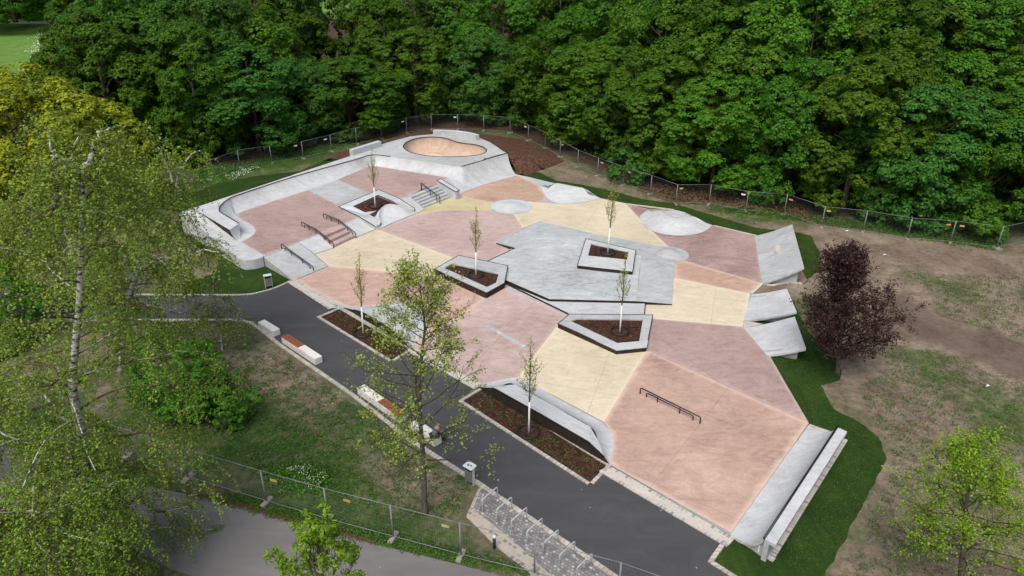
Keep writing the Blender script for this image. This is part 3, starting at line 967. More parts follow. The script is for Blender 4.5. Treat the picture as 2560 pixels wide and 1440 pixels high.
m.add(PP(C8(1530, 470), .05) + PP(C8(1640, 478), .12) + PP(C8(1760, 480), .4) + PP(C8(1833, 470, 1700, 500), .62), [(0, 1, 2, 3, 4)])
m.add(PP(C8(1960, 502), .62) + PP(C8(2040, 545), .4) + PP(C8(2150, 600), .15) + PP(C8(2250, 640), .05) + PP(C8(2000, 530), .62), [(0, 1, 2, 3, 4)])
m.build("concrete_shell", M['white_concrete'], hm)


# ------------------------------------------------------------------ planters
def planter(name, outer, inner, ztop, zbase, label, rim_mat, trim=True, seat=None):
    root = empty(name, P(outer[0], zbase), label=label, cat="planter")
    o, i = PP(outer, ztop), PP(inner, ztop)
    m = MB(); m.poly(ccw(o), [ccw(i)]); m.skirt(i, ztop - .2); m.build("rim", rim_mat, root)
    m = MB(); m.skirt([p - Vector((0, 0, .03)) for p in o], zbase - .05); m.build("side_panel", M['dark_steel'], root)
    m = MB()
    for k in range(len(o)): m.bar(o[k - 1], o[k], .05, .04)
    m.build("edge_trim", M['black_steel'], root)
    m = MB(); m.poly(ccw([Vector((p.x, p.y, ztop - .09)) for p in i])); m.build("soil", M['mulch'], root)
    if seat:
        m = MB()
        s = PP(seat, ztop + .05)
        m.poly(ccw(s)); m.skirt(s, ztop - .01); m.build("seat_slab", M['white_concrete'], root)
    return root


planter("planter", C2(160, 572, 455, 634, 435, 738, 328, 798, 14, 655), C2(118, 620, 400, 682, 385, 735, 330, 762, 74, 648), .48, 0, "long grey rimmed planter with dark sides west of the manual pad", M['grey_concrete'])
planter("planter", C8(830, 795, 1392, 925, 1356, 1170, 735, 1100), C8(890, 850, 1312, 942, 1292, 1030, 856, 985), ZM + .24, ZM, "four sided planter standing on the manual pad", M['white_concrete'])
planter("planter", C2(825, 925, 1325, 930, 1288, 1122, 1108, 1140, 756, 982), C2(872, 952, 1265, 957, 1243, 1088, 1118, 1100, 832, 966), .38, 0, "pentagon planter with dark sides between rose and pale yellow fields", M['grey_concrete'],
        seat=C2(878, 1032, 905, 1010, 1112, 1098, 1297, 1082, 1288, 1122, 1108, 1140))
# kinked planter on the edge of the upper floor, with its wave shaped pocket
kp = empty("planter", P(C9(900, 700)[0], ZP), label="kinked white rimmed planter with a scooped wave pocket beside the stairs", cat="planter")
rimz = [((60, 690), 1.05), ((500, 903), 1.03), ((880, 1133), .36), ((985, 1085), .36), ((1012, 1020), .42)]
arcz = [((975, 940), .52), ((975, 840), .66), ((1030, 730), .84), ((1120, 662), .98), ((1225, 640), 1.0), ((1340, 652), .95), ((1450, 695), .78), ((1550, 745), .58), ((1640, 772), .43), ((1700, 768), .38), ((1755, 752), .36)]
rest = [((1782, 738), .36), ((1430, 510), 1.03), ((960, 308), 1.05)]
PZ = lambda L: [P(C9(*p)[0], z) for p, z in L]
arc = smooth_path(PZ(rimz[-1:] + arcz), 3)
o = PZ(rimz[:-1]) + arc + PZ(rest)
inn = PZ([((390, 688), 1.05), ((865, 928), .62), ((905, 880), .64), ((945, 800), .78), ((1020, 715), .9), ((1115, 648), 1.02), ((1225, 626), 1.04), ((1385, 645), .99), ((1255, 565), 1.03), ((940, 438), 1.05)])
m = MB(); m.poly(ccw(o), [ccw(inn)]); m.skirt(inn, lambda p: p[2] - .2); m.build("rim", M['white_concrete'], kp)
m = MB(); m.poly(ccw([p - Vector((0, 0, .1)) for p in inn])); m.build("soil", M['mulch'], kp)
m = MB()
zlo = lambda p: p[2] - .4
m.skirt(PZ(rest + rimz[:4]), lambda p: p[2] - .42, close=False); m.build("side_panel", M['grey_concrete'], kp)
for tr in (PZ([rest[2], rimz[0], rimz[1], rimz[2]]), PZ([rest[2], rest[1], rest[0]])[::-1], [q + Vector((0, 0, .01)) for q in (inn[0], inn[-1], inn[-2], inn[-3])]):
    m = MB()
    for a, b in zip(tr, tr[1:]): m.bar(a, b, .05, .055)
    m.build("edge_trim", M['black_steel'], kp)
toe = smooth_path(PZ([((925, 1212), .056), ((1000, 1180), .056), ((1090, 1135), .056), ((1190, 1090), .056), ((1290, 1045), .056), ((1390, 1005), .056), ((1480, 970), .056), ((1560, 935), .056), ((1630, 905), .056), ((1690, 880), .056), ((1740, 868), .056), ((1765, 855), .056)]), 3)
m = MB(); m.grid(sweep(toe, arc, .95, 12)); m.add([toe[0], arc[0]] + PZ([((985, 1085), .36), ((880, 1133), .36), ((895, 1205), .05)]), [(0, 1, 2, 3, 4)]); m.build("scooped_pocket", M['white_concrete'], kp)

# ------------------------------------------------------------------ wedge ramps on the east side


def wedge(toe_px, top_px, h, th, sup, label, patch=None):
    root = empty("wedge_ramp", P(toe_px[0], 0), label=label, cat="ramp")
    toe, top = PP(toe_px, .06), PP(top_px, h)
    rows = [[Vector((a.x + (b.x - a.x) * s, a.y + (b.y - a.y) * s, a.z + (b.z - a.z) * (.72 * s + .28 * s * s))) for a, b in zip(toe, top)] for s in [i / 8 for i in range(9)]]
    m = MB(); m.grid(rows, smooth=False)
    dz = Vector((0, 0, th))
    for e in (0, -1):
        A = [r[e] for r in rows]
        m.grid([A, [a - dz for a in A]], smooth=False)
    m.grid([[top[0], top[1]], [top[0] - dz, top[1] - dz]], smooth=False)
    m.grid([[r[0] - dz for r in rows], [r[-1] - dz for r in rows]], smooth=False)
    m.build("slab", M['grey_concrete'] if patch else M['white_concrete'], root)
    ins = 0.35
    u = (toe[1] - toe[0]).normalized()
    for e, sgn in ((0, 1), (1, -1)):
        a, b = toe[e] + u * ins * sgn, toe[e].lerp(top[e], .9) + u * ins * sgn
        b = Vector((b.x, b.y, h * .80 - th * .4))
        w = u * .18 * sgn
        m = MB()
        V = [a, b, Vector((b.x, b.y, -.1)), Vector((a.x, a.y, -.1))]
        m.add(V + [p + w for p in V], [(0, 1, 2, 3), (7, 6, 5, 4), (1, 5, 6, 2), (0, 4, 5, 1)])
        m.build("support_wall", M['grey_concrete'], root)
    return root


r1 = wedge(C6(250, 190, 322, 640), C6(608, 78, 722, 490), 1.45, .14, 0, "tall grey wedge ramp with a small raised block on its face", True)
m = MB()
m.bar(P(C6(468, 352)[0], .62), P(C6(482, 290)[0], .72), .5, .22); m.build("raised_block", M['kerb_concrete'], r1)
m = MB()
pa, pb = [P(C6(285, 375)[0], .07), P(C6(292, 425)[0], .07)], [P(C6(452, 318)[0], .64), P(C6(462, 350)[0], .66)]
arcp = [[Vector((a.x + (b.x - a.x) * s, a.y + (b.y - a.y) * s, a.z + (b.z - a.z) * (.8 * s + .2 * s * s))) for a, b in zip(pa, pb)] for s in [i / 6 for i in range(7)]]
m.grid([[p + Vector((0, 0, .012)) for p in r] for r in arcp], smooth=False); m.build("paver_runup", M['paver_concrete'], r1)
wedge(C6(218, 742, 145, 992), C6(557, 688, 652, 910), 1.0, .15, 0, "white wedge ramp, the upper of the two low ones beside the copper beech")
wedge(C6(150, 1062, 365, 1318), C6(632, 952, 740, 1255), 1.05, .15, 0, "white wedge ramp, the lower of the two low ones beside the copper beech")
m = MB(); m.poly(ccw(PP(C6(142, 992, 215, 1000, 330, 1022, 150, 1060), .09))); m.skirt(ccw(PP(C6(142, 992, 215, 1000, 330, 1022, 150, 1060), .09)), -.1)
tag(m.build("gap_fill", M['kerb_concrete']), "little pebbled concrete wedge between the two low ramps", "paving", kind="structure")

# ------------------------------------------------------------------ quarter pipe at the southern end
HQ = 1.15
sq = empty("quarter_pipe", P(C7(520, 570)[0], 0), label="straight white quarter pipe with narrow platform at the southern end", cat="quarter pipe")
toe = PP(C7(165, 1065, 868, 80), .058); cp = PP(C7(468, 1106, 1128, 100), HQ)
toe = [toe[0].lerp(toe[1], i / 20) for i in range(21)]; cp = [cp[0].lerp(cp[1], i / 20) for i in range(21)]
rows = sweep(toe, cp, .96, 18)
m = MB(); m.grid(rows)
for e in (0, -1):
    A = [r[e] for r in rows]
    m.grid([A, [a - Vector((0, 0, .14)) for a in A]], smooth=False)
m.build("transition", M['white_concrete'], sq)
ud = (toe[-1] - toe[0]).normalized()
for e, sg in ((0, 1), (-1, -1)):
    m = MB()
    A = [r[e] + ud * .16 * sg - Vector((0, 0, .02)) for r in rows]
    m.grid([A, [Vector((a.x, a.y, -.1)) for a in A]], smooth=False)
    m.build("side_wall", M['grey_concrete'], sq)  # greyer than the transition: shade of the set-back end wall put into its colour
m = MB(); m.tube([cp[0] + Vector((0, 0, .03)), cp[-1] + Vector((0, 0, .03))], .055, 8); m.build("coping", M['black_steel'], sq)
c0, c1 = P(C7(476, 1106)[0], HQ + .02), P(C7(1133, 103)[0], HQ + .02)
d0, d1 = P(C7(572, 1160)[0], HQ + .02), P(C7(1217, 140)[0], HQ + .02)
m = MB()
lo = Vector((0, 0, -.16))
V = [c0, c1, d1, d0]
m.add(V, [(0, 1, 2, 3)]); m.skirt(V, HQ - .15)
m.add([p + lo for p in V], [(3, 2, 1, 0)])
m.build("platform", M['white_concrete'], sq)
m = MB()
f0, f1 = c0.lerp(d0, .45), c1.lerp(d1, .45)
wb = [Vector((p.x, p.y, HQ - .14)) for p in (c0, c1, f1, f0)]
m.skirt(wb, -.1); m.build("back_wall", M['grey_concrete'], sq)
m = MB()
pc = P(C7(453, 1205)[0], .3)
m.box(pc, (.34, .03, .42), rz=math.radians(-33)); m.build("sign_plate", M['white_plate'], sq)
fp = PP(C7(160, 1072, 545, 1308, 1222, 218, 1190, 203, 1130, 160, 880, 70), .02)
sheet("footing", fp, M['kerb_concrete'], zb=-.2, label="concrete footing strip around the southern quarter pipe", cat="paving")
strip("kerb_band", PP(C7(552, 1312, 1222, 220)), 0.02, 0.26, .035, M['band_setts'], label="sett band behind the southern quarter pipe")
strip("kerb_band", PP(C7(165, 1082, 552, 1312)), 0.0, 0.24, .03, M['band_setts'], label="sett band at the end of the southern quarter pipe")

# ------------------------------------------------------------------ long ledge banks along the planting beds


def ledge_bank(crest_px, inner_px, base_px, h, label, wall_px):
    root = empty("bank_ledge", P(wall_px[0], 0), label=label, cat="ledge")
    n = len(crest_px)
    zs = [.06] + [h] * (n - 2) + [.06]
    crest = [P(p, z) for p, z in zip(crest_px, zs)]
    return root, crest


l2 = empty("bank_ledge", P(C4(600, 450)[0], 0), label="longer pale banked ledge with dark wall above the bed holding one sapling", cat="ledge")
H2 = .72
cr = [P(C4(218, 292)[0], .06), P(C4(300, 296)[0], H2 * .85), P(C4(320, 305)[0], H2), P(C4(580, 450)[0], H2), P(C4(850, 606)[0], H2), P(C4(940, 692)[0], .35), P(C4(968, 730)[0], .06)]
ix = [P(C4(222, 290)[0], .06), P(C4(340, 284)[0], H2 * .85), P(C4(430, 276)[0], H2), P(C4(640, 395)[0], H2), P(C4(858, 518)[0], H2), P(C4(905, 600)[0], .5), P(C4(968, 728)[0], .06)]
bs = [P(C4(215, 290)[0], .058), P(C4(330, 254)[0], .058), P(C4(470, 246)[0], .058), P(C4(700, 372)[0], .058), P(C4(935, 505)[0], .058), P(C4(990, 600)[0], .058), P(C4(972, 726)[0], .058)]
m = MB(); m.grid([cr, ix], smooth=False); m.build("top", M['paver_concrete'], l2)
m = MB(); b3, i3 = smooth_path(bs, 5), smooth_path(ix, 5); m.grid(sweep(b3, i3, .6, 8)); m.build("bank", M['white_concrete'], l2)
m = MB(); m.skirt(cr, -.1, close=False); m.build("road_wall", M['dark_steel'], l2)
m = MB(); m.tube([p + Vector((0, 0, .01)) for p in cr[1:-1]], .035, 5); m.build("edge_trim", M['black_steel'], l2)
l1 = empty("bank_ledge", P(C3(900, 300)[0], 0), label="shorter pale banked ledge with dark wall behind the young oak", cat="ledge")
H1 = .55
cr = [P(C3(690, 236)[0], .06), P(C3(760, 252)[0], .3), P(C3(815, 268)[0], H1), P(C3(900, 315)[0], H1), P(C3(1000, 378)[0], H1), P(C3(1070, 440)[0], .35), P(C3(1140, 515)[0], .06)]
ix = [P(C3(695, 234)[0], .06), P(C3(830, 236)[0], .3), P(C3(960, 232)[0], H1), P(C3(1030, 262)[0], H1), P(C3(1090, 320)[0], H1), P(C3(1110, 400)[0], .4), P(C3(1142, 512)[0], .06)]
bs = [P(C3(685, 233)[0], .058), P(C3(860, 222)[0], .058), P(C3(1030, 212)[0], .058), P(C3(1130, 200)[0], .058), P(C3(1215, 240)[0], .058), P(C3(1230, 370)[0], .058), P(C3(1146, 512)[0], .058)]
m = MB(); m.grid([cr, ix], smooth=False); m.build("top", M['white_concrete'], l1)
m = MB(); b3, i3 = smooth_path(bs, 5), smooth_path(ix, 5); m.grid(sweep(b3, i3, .6, 8)); m.build("bank", M['white_concrete'], l1)
m = MB(); m.skirt(cr, -.1, close=False); m.build("road_wall", M['dark_steel'], l1)
m = MB(); m.tube([p + Vector((0, 0, .01)) for p in cr[1:-1]], .035, 5); m.build("edge_trim", M['black_steel'], l1)


# ------------------------------------------------------------------ grind rails
def rail(pts, zf, label, mids, h=.45):
    """double black pipe rail: a long upper bar and a shorter lower bar in one plane; pts are floor points with their heights"""
    pts = [P(p, z) for p, z in zip(pts, zf)]
    root = empty("grind_rail", pts[0], label=label, cat="rail")
    up = Vector((0, 0, 1))
    top = [p + up * h for p in pts]
    m = MB(); m.tube([pts[0] - up * .05, top[0] - up * .06, top[0] + (top[1] - top[0]).normalized() * .06] + top[1:-1] + [top[-1] + (top[-2] - top[-1]).normalized() * .06, top[-1] - up * .06, pts[-1] - up * .05], .038, 6)
    m.build("upper_bar", M['black_steel'], root)
    a = pts[0].lerp(pts[1], min(.45 / (pts[1] - pts[0]).length, .4)); b = pts[-1].lerp(pts[-2], min(.45 / (pts[-1] - pts[-2]).length, .4))
    k = h - .14
    low = [a + up * k] + [p + up * k for p in pts[1:-1]] + [b + up * k]
    m = MB(); m.tube([a - up * .05, low[0] - up * .05, low[0] + (low[1] - low[0]).normalized() * .05] + low[1:-1] + [low[-1] + (low[-2] - low[-1]).normalized() * .05, low[-1] - up * .05, b - up * .05], .034, 6)
    m.build("lower_bar", M['black_steel'], root)
    for s in mids:
        # point at fraction s of the polyline
        L = [(q - p).length for p, q in zip(pts, pts[1:])]
        d = s * sum(L)
        for i, l in enumerate(L):
            if d <= l or i == len(L) - 1:
                q = pts[i].lerp(pts[i + 1], d / l); break
            d -= l
        m = MB(); m.tube([q - up * .05, q + up * h], .03, 6); m.build("post", M['black_steel'], root)
    return root


rail(C1(706, 912, 918, 1065), [ZP, .02], "straight double black rail on the long grey bank", (.32, .66))
rail(C1(840, 764, 940, 815, 1050, 905), [ZP, ZP, .05], "kinked double black rail nearer the long grey bank", (.26, .5, .76))
rail(C1(984, 708, 1090, 752, 1200, 838), [ZP, ZP, .05], "kinked double black rail nearer the kinked planter", (.26, .5, .76))
rail(C5(995, 790, 1010, 797, 1195, 935), [ZP, ZP, .03], "double black handrail down the middle of the stairs", (.5,), .72)
rail(C4(1143, 330, 1485, 500), [.06, .06], "flat double black rail standing on the orange field", (.3, .67), .42)

# ------------------------------------------------------------------ ground with bare, grassy and leaf covered areas
def axis(lo, hi, step, far):
    core = np.arange(lo, hi + step, step)
    out, d, v = [], step, hi + step
    while v < far:
        d *= 1.35; v += d; out.append(v)
    inn, d, v = [], step, lo
    while v > -far:
        d *= 1.35; v -= d; inn.append(v)
    return np.concatenate([np.array(inn[::-1]), core, np.array(out)])


xs, ys = axis(-60, 62, .6, 900), axis(8, 112, .6, 900)
GX, GY = np.meshgrid(xs, ys)
gx, gy = GX.ravel(), GY.ravel()


def inside(poly):
    r = np.zeros(len(gx), bool)
    n = len(poly)
    for i in range(n):
        x0, y0 = poly[i - 1][0], poly[i - 1][1]
        x1, y1 = poly[i][0], poly[i][1]
        c = ((y0 > gy) != (y1 > gy))
        if y0 != y1: r ^= c & (gx < (x1 - x0) * (gy - y0) / (y1 - y0) + x0)
    return r


def dist(poly, close=True):
    d = np.full(len(gx), 1e9)
    n = len(poly)
    for i in range(0 if close else 1, n):
        ax, ay = poly[i - 1][0], poly[i - 1][1]
        bx, by = poly[i][0] - ax, poly[i][1] - ay
        t = np.clip(((gx - ax) * bx + (gy - ay) * by) / (bx * bx + by * by + 1e-9), 0, 1)
        d = np.minimum(d, np.hypot(gx - ax - t * bx, gy - ay - t * by))
    return d


def soft(poly, w):
    s = np.where(inside(poly), 1, -1) * dist(poly)
    return np.clip(s / w * .5 + .5, 0, 1)


fence_px = C1(225, 455, 428, 372, 640, 342, 850, 312, 1038, 265, 1207, 216, 1372, 181, 1540, 143, 1705, 119, 1880, 118, 2052, 125, 2228, 141) + \
    CF(1165, 975, 1280, 1030, 1385, 1090, 1507, 1160, 1645, 1220, 1820, 1285, 2010, 1347, 2185, 1415) + \
    S(1772, 511, 1864, 529, 1960, 537, 2053, 569, 2157, 580, 2267, 599, 2375, 607, 2491, 622, 2640, 590, 2800, 606)
FENCE = PP(fence_px, -.06)
dirt = np.full(len(gx), .36)
lush = np.zeros(len(gx))
wood = [Vector(p) for p in PP(C1(150, 330, 428, 330, 640, 300, 850, 275, 1038, 240, 1207, 196), 0)] + FENCE[6:14] + PP(CF(1400, 1075, 1640, 1175, 1820, 1230, 2010, 1300, 2185, 1370) + S(1864, 500, 1960, 520, 2053, 528, 2157, 545, 2267, 560, 2375, 566, 2491, 580, 2600, 570), 0) + [Vector((120, 75, 0)), Vector((160, 220, 0)), Vector((-30, 260, 0)), Vector((-62, 150, 0)), Vector((-60, 110, 0))]
litter = soft(wood, 3.0)


def put(a, poly, v, w):
    s = soft(poly, w)
    a[:] = a * (1 - s) + v * s


put(dirt, PP(S(2040, 560, 2560, 640, 3400, 700, 3400, 1900, 2000, 1900, 2080, 1440, 2240, 1150, 2060, 960, 2120, 900, 2040, 700), 0), .76, 3)
put(dirt, PP(S(2200, 830, 2330, 790, 2560, 850, 3300, 960, 3300, 1080, 2560, 935, 2420, 890, 2230, 860), 0), 1.0, .8)
put(dirt, PP(S(2215, 735, 2290, 715, 2330, 790, 2420, 850, 2560, 930, 2560, 945, 2420, 885, 2300, 820, 2220, 800), 0), 1.12, .8)
put(dirt, PP(S(2440, 1010, 2560, 980, 2560, 1100, 2480, 1130), 0), .2, 2)
put(dirt, PP(S(2230, 870, 2330, 880, 2420, 960, 2300, 960), 0), .3, 2)
put(dirt, PP(S(2140, 560, 2560, 640, 2560, 700, 2300, 690, 2150, 640), 0), .86, 2)
put(dirt, PP(S(2260, 690, 2420, 700, 2460, 770, 2300, 740), 0), .42, 2)
put(dirt, PP(S(1900, 560, 2080, 580, 2060, 690, 1900, 760, 1900, 690, 2000, 680), 0), .95, 1)
put(dirt, PP(S(1310, 430, 1400, 400, 1700, 510, 1900, 560, 2040, 580, 1900, 585, 1600, 500), 0), .62, 1.2)
put(dirt, PP(S(560, 810, 640, 830, 900, 1000, 1100, 1150, 1190, 1210, 1150, 1300, 950, 1250, 760, 1180, 600, 1130, 560, 980), 0), .44, 2)
put(dirt, PP(S(590, 850, 700, 850, 830, 960, 800, 1000, 700, 970, 580, 930), 0), .64, 2)
put(dirt, PP(S(940, 1180, 1190, 1230, 1160, 1310, 1060, 1300, 930, 1250), 0), .72, 1.5)
put(dirt, PP(S(400, 980, 700, 1050, 860, 1180, 1020, 1290, 940, 1300, 640, 1200, 480, 1130), 0), .24, 2)
put(dirt, PP(S(560, 1220, 740, 1255, 990, 1310, 1320, 1400, 1320, 1440, 1000, 1370, 560, 1270), 0), .30, 1)
put(dirt, PP(S(420, 640, 520, 600, 560, 660, 500, 700, 420, 720), 0), .9, 1.2)
put(dirt, PP(S(0, 560, 440, 540, 470, 700, 440, 730, 0, 730), 0), .52, 3)
put(dirt, PP(S(0, 810, 560, 810, 560, 900, 300, 980, 0, 960), 0), .55, 3)
put(dirt, PP(S(470, 480, 520, 420, 640, 385, 860, 350, 800, 400), 0), .22, 1.5)
put(dirt, [Vector((-400, 150, 0)), Vector((-60, 110, 0)), Vector((-40, 400, 0)), Vector((-400, 400, 0))], .12, 4)
put(lush, [Vector((-400, 95, 0)), Vector((-45, 92, 0)), Vector((-30, 400, 0)), Vector((-400, 400, 0))], 1.0, 6)
gz = np.full(len(gx), -.06)
rb = np.random.default_rng(5)
gz += np.where((np.abs(gx) > 70) | (gy > 120), -.05, 0)
me = bpy.data.meshes.new("ground")
nx, ny = len(xs), len(ys)
idx = np.arange(nx * ny).reshape(ny, nx)
fs = np.stack([idx[:-1, :-1], idx[:-1, 1:], idx[1:, 1:], idx[1:, :-1]], -1).reshape(-1, 4)
me.from_pydata(np.stack([gx, gy, gz], 1).tolist(), [], fs.tolist())
for nm, a in (("dirt", dirt), ("litter", litter), ("lush", lush)):
    at = me.attributes.new(nm, 'FLOAT', 'POINT')
    at.data.foreach_set("value", a.astype(np.float32))
me.materials.append(M['ground'])
tag(link("ground", me), "patchy lawn and bare brown soil around the skatepark", "ground", kind="structure")

# ------------------------------------------------------------------ paths, kerbs, turf, beds
road_n = S(-260, 735, 455, 738, 605, 738, 652, 731, 690, 720, 728, 703)
road_px = road_n + C1(770, 1140) + S(832, 770) + C3(525, 305, 1010, 605, 1130, 550) + S(1182, 967, 1146, 1005, 1475, 1213, 1516, 1165) + C10(2280, 655, 2170, 800) + S(1850, 1446, 2000, 1560, 1700, 1560, 1545, 1440, 1200, 1205, 1030, 1098, 885, 985, 700, 858, 655, 822, 632, 806, 605, 798, -260, 798)
sheet("asphalt_path", PP(road_px, -.02), M['asphalt'], zb=-.1, label="dark new asphalt path along the skatepark", cat="path")
strip("kerb", smooth_path(PP(road_n), 3), 0, .16, .03, M['kerb_setts'], label="pale sett kerb between the asphalt and the turf by the litter bin")
strip("kerb", PP(S(1545, 1440, 1200, 1205, 1030, 1098, 885, 985, 700, 858, 655, 822, 632, 806, 605, 798, -260, 798)), -.02, .22, .03, M['kerb_setts'], label="pale sett kerb between the asphalt and the lawn with the benches")
strip("kerb", PP(S(1850, 1446) + C10(2180, 800, 2290, 640)), 0, .2, .04, M['kerb_setts'], label="pale sett kerb around the turf at the path's lower end")
band = PP(S(1838, 1346) + C4(962, 736))
strip("drain_band", band, 0.02, .20, .022, M['band_setts'], label="sett row at the asphalt's edge below the orange field")
strip("drain_band", band, .20, .58, .018, M['kerb_concrete'], label="pale concrete gutter below the orange field")
strip("drain_band", band, .58, .74, .064, M['band_setts'], label="sett row between gutter and orange field", zb=0)
b2 = PP(S(832, 770, 728, 703))
strip("drain_band", b2, -.42, -.24, .066, M['band_setts'], label="sett row beside the salmon field", zb=0)
strip("drain_band", b2, -.24, .16, .016, M['kerb_concrete'], label="pale concrete gutter beside the salmon field")
strip("drain_band", b2, .16, .30, .020, M['band_setts'], label="sett row at the asphalt's edge beside the salmon field")
b3 = PP(C3(1590, 772, 1128, 515))
strip("drain_band", b3, -.3, .3, .068, M['kerb_concrete'], label="pale concrete gutter between the two planting beds", zb=0)


def bed(pts, label, pile=.06):
    pts = ccw(PP(pts, 0))
    sheet("planting_bed", [Vector((p.x, p.y, .0)) for p in pts], M['mulch'], zb=-.1, label=label, cat="planting bed")
    lp = pts + pts[:1]
    strip("kerb", lp[::-1], -.02, .17, .05, M['kerb_setts'], label="sett edging round the " + label)


bed(C3(535, 302, 662, 248, 1128, 520, 1012, 592), "mulched bed with one sapling behind the young oak")
bed(S(1156, 1003, 1208, 972) + C4(955, 742, 858, 842), "longer mulched bed with one sapling below the paver topped ledge")

path2 = S(-500, 1020, 0, 1110, 200, 1172, 400, 1222) + C0(1230, 940, 1440, 985, 1800, 1090, 2100, 1165, 2330, 1237) + S(1060, 1390, 1150, 1412, 1300, 1452, 1500, 1520, 1500, 1800, 600, 1560, 520, 1452, 430, 1424, 350, 1380, 270, 1318, 150, 1280, 0, 1262, -500, 1180)
sheet("park_path", PP(path2, -.03), M['old_asphalt'], zb=-.1, label="grey brown older path under the birch", cat="path")
far = [Vector((-330, 196, 0)), Vector((-40, 178, 0)), Vector((-38, 186, 0)), Vector((-330, 204, 0))]
sheet("gravel_path", [Vector((p.x, p.y, -.05)) for p in PP(S(-300, 52, 0, 57, 200, 60, 330, 60, 330, 53, 200, 54, 0, 52, -300, 47), 0)], M['kerb_concrete'], zb=-.2, label="pale gravel path far behind on the bright green lawn", cat="path")

cob = S(1202, 1207, 1548, 1442, 1640, 1510, 1500, 1530) + C4(560, 1390, 320, 1200, 150, 1030)
sheet("sett_paving", PP(cob, .002), M['border_setts'], zb=-.1, label="wide border of setts in pale mortar at the bicycle stand", cat="paving")
cob2 = S(1206, 1213, 1543, 1442, 1630, 1510, 1540, 1530) + C4(660, 1390, 440, 1190, 190, 985)
sheet("sett_paving", PP(cob2, .008), M['setts'], label="small grey setts under the bicycle racks", cat="paving")


def turf_sheet(pts, label):
    pts = [p if isinstance(p, Vector) else P(p, -.03) for p in pts]
    rj = random.Random(len(pts))
    out = []
    for a, b in zip(pts, pts[1:] + pts[:1]):
        n = max(1, int((b - a).length / .35))
        for k in range(n):
            q = a.lerp(b, k / n)
            out.append(q + (Vector((rj.uniform(-.06, .06), rj.uniform(-.06, .06), 0)) if k else Vector((0, 0, 0))))
    return sheet("turf", out, M['turf'], label=label, cat="lawn")


turf_sheet(S(1293, 437, 1437, 470) + C2(900, 168, 1000, 230, 1150, 262, 1450, 300, 1700, 395, 1945, 455, 2000, 440, 2180, 600, 2250, 720, 2340, 650, 2330, 560, 2275, 455, 2180, 432, 1950, 408, 1700, 335, 1450, 262, 1250, 232, 1100, 190, 900, 148, 750, 125, 640, 72, 580, 82), "dark strip of fresh turf along the northern edge")
turf_sheet(S(1900, 750, 1987, 755, 2010, 815, 2055, 865, 2091, 890, 2104, 930, 2100, 950, 2052, 963, 2066, 990, 2085, 1022, 2147, 1055, 2196, 1094, 2217, 1146, 2180, 1218, 2062, 1440, 1980, 1580, 1870, 1460) + C10(2185, 800, 2295, 640) + S(1860, 1330, 2020, 1060, 1925, 890, 1860, 800), "fresh turf around the southern quarter pipe and low wedge ramps")
turf_sheet(S(455, 737, 605, 737, 652, 730, 690, 719, 727, 702, 690, 670, 640, 640, 560, 600, 450, 540, 440, 560, 500, 610, 545, 650, 540, 680, 490, 700, 455, 715), "fresh turf below the corner wall beside the litter bin")
strip("kerb_band", PP(C2(2030, 1180) + C4(2112, 505)), -.32, -.06, .03, M['band_setts'], label="sett edge between dusky pink field and turf")
strip("kerb_band", PP(S(1437, 470) + C2(1000, 232, 1150, 263, 1450, 300)), 0, .2, .02, M['kerb_concrete'], label="thin pale edge of the northern fields")
strip("kerb_band", PP(C2(1690, 395, 1945, 455)), 0, .16, .02, M['kerb_concrete'], label="thin pale edge of the mauve field")
strip("kerb_band", PP(C6(325, 640, 420, 655, 520, 632, 600, 628, 700, 640)), -.1, .12, .02, M['band_setts'], label="wavy sett edge beside the tall wedge ramp")
strip("kerb_band", PP(C6(218, 742, 325, 642)), -.1, .14, .068, M['kerb_concrete'], label="concrete edge between tall wedge and upper low wedge")

# banks of turf and mulch behind the raised deck
m = MB()
hi = [P(p, 1.6) for p in C1(45, 662, 300, 574, 600, 475, 900, 380, 1170, 289)]
lo = [P(p, -.03) for p in C1(-30, 610, 260, 480, 540, 425, 820, 395, 1000, 318)]
m.grid([hi, lo], smooth=True)
tag(m.build("turf_bank", M['turf']), "turf bank behind the long curved quarter pipe", "lawn", kind="structure")
m = MB()
hi = [P(p, 1.62) for p in C1(1080, 318, 1170, 290, 1372, 218, 1560, 164, 1715, 148, 2000, 164, 2100, 202, 2180, 262)] + [P(C1(2215, 290)[0], 1.5), P(C1(2245, 350)[0], .6), P(C1(2285, 420)[0], 0)]
lo = [P(p, -.03) for p in C1(970, 330, 1080, 275, 1250, 215, 1480, 165, 1700, 135, 2010, 142, 2300, 180, 2500, 260, 2590, 330, 2440, 385, 2330, 425)]
mid = [a.lerp(b, .5) + Vector((0, 0, .22)) for a, b in zip(hi, lo)]
m.grid([hi, mid, lo])
tag(m.build("mulch_mound", M['mulch_mound']), "reddish brown mulch mound behind the bowl deck", "planting bed", kind="structure")

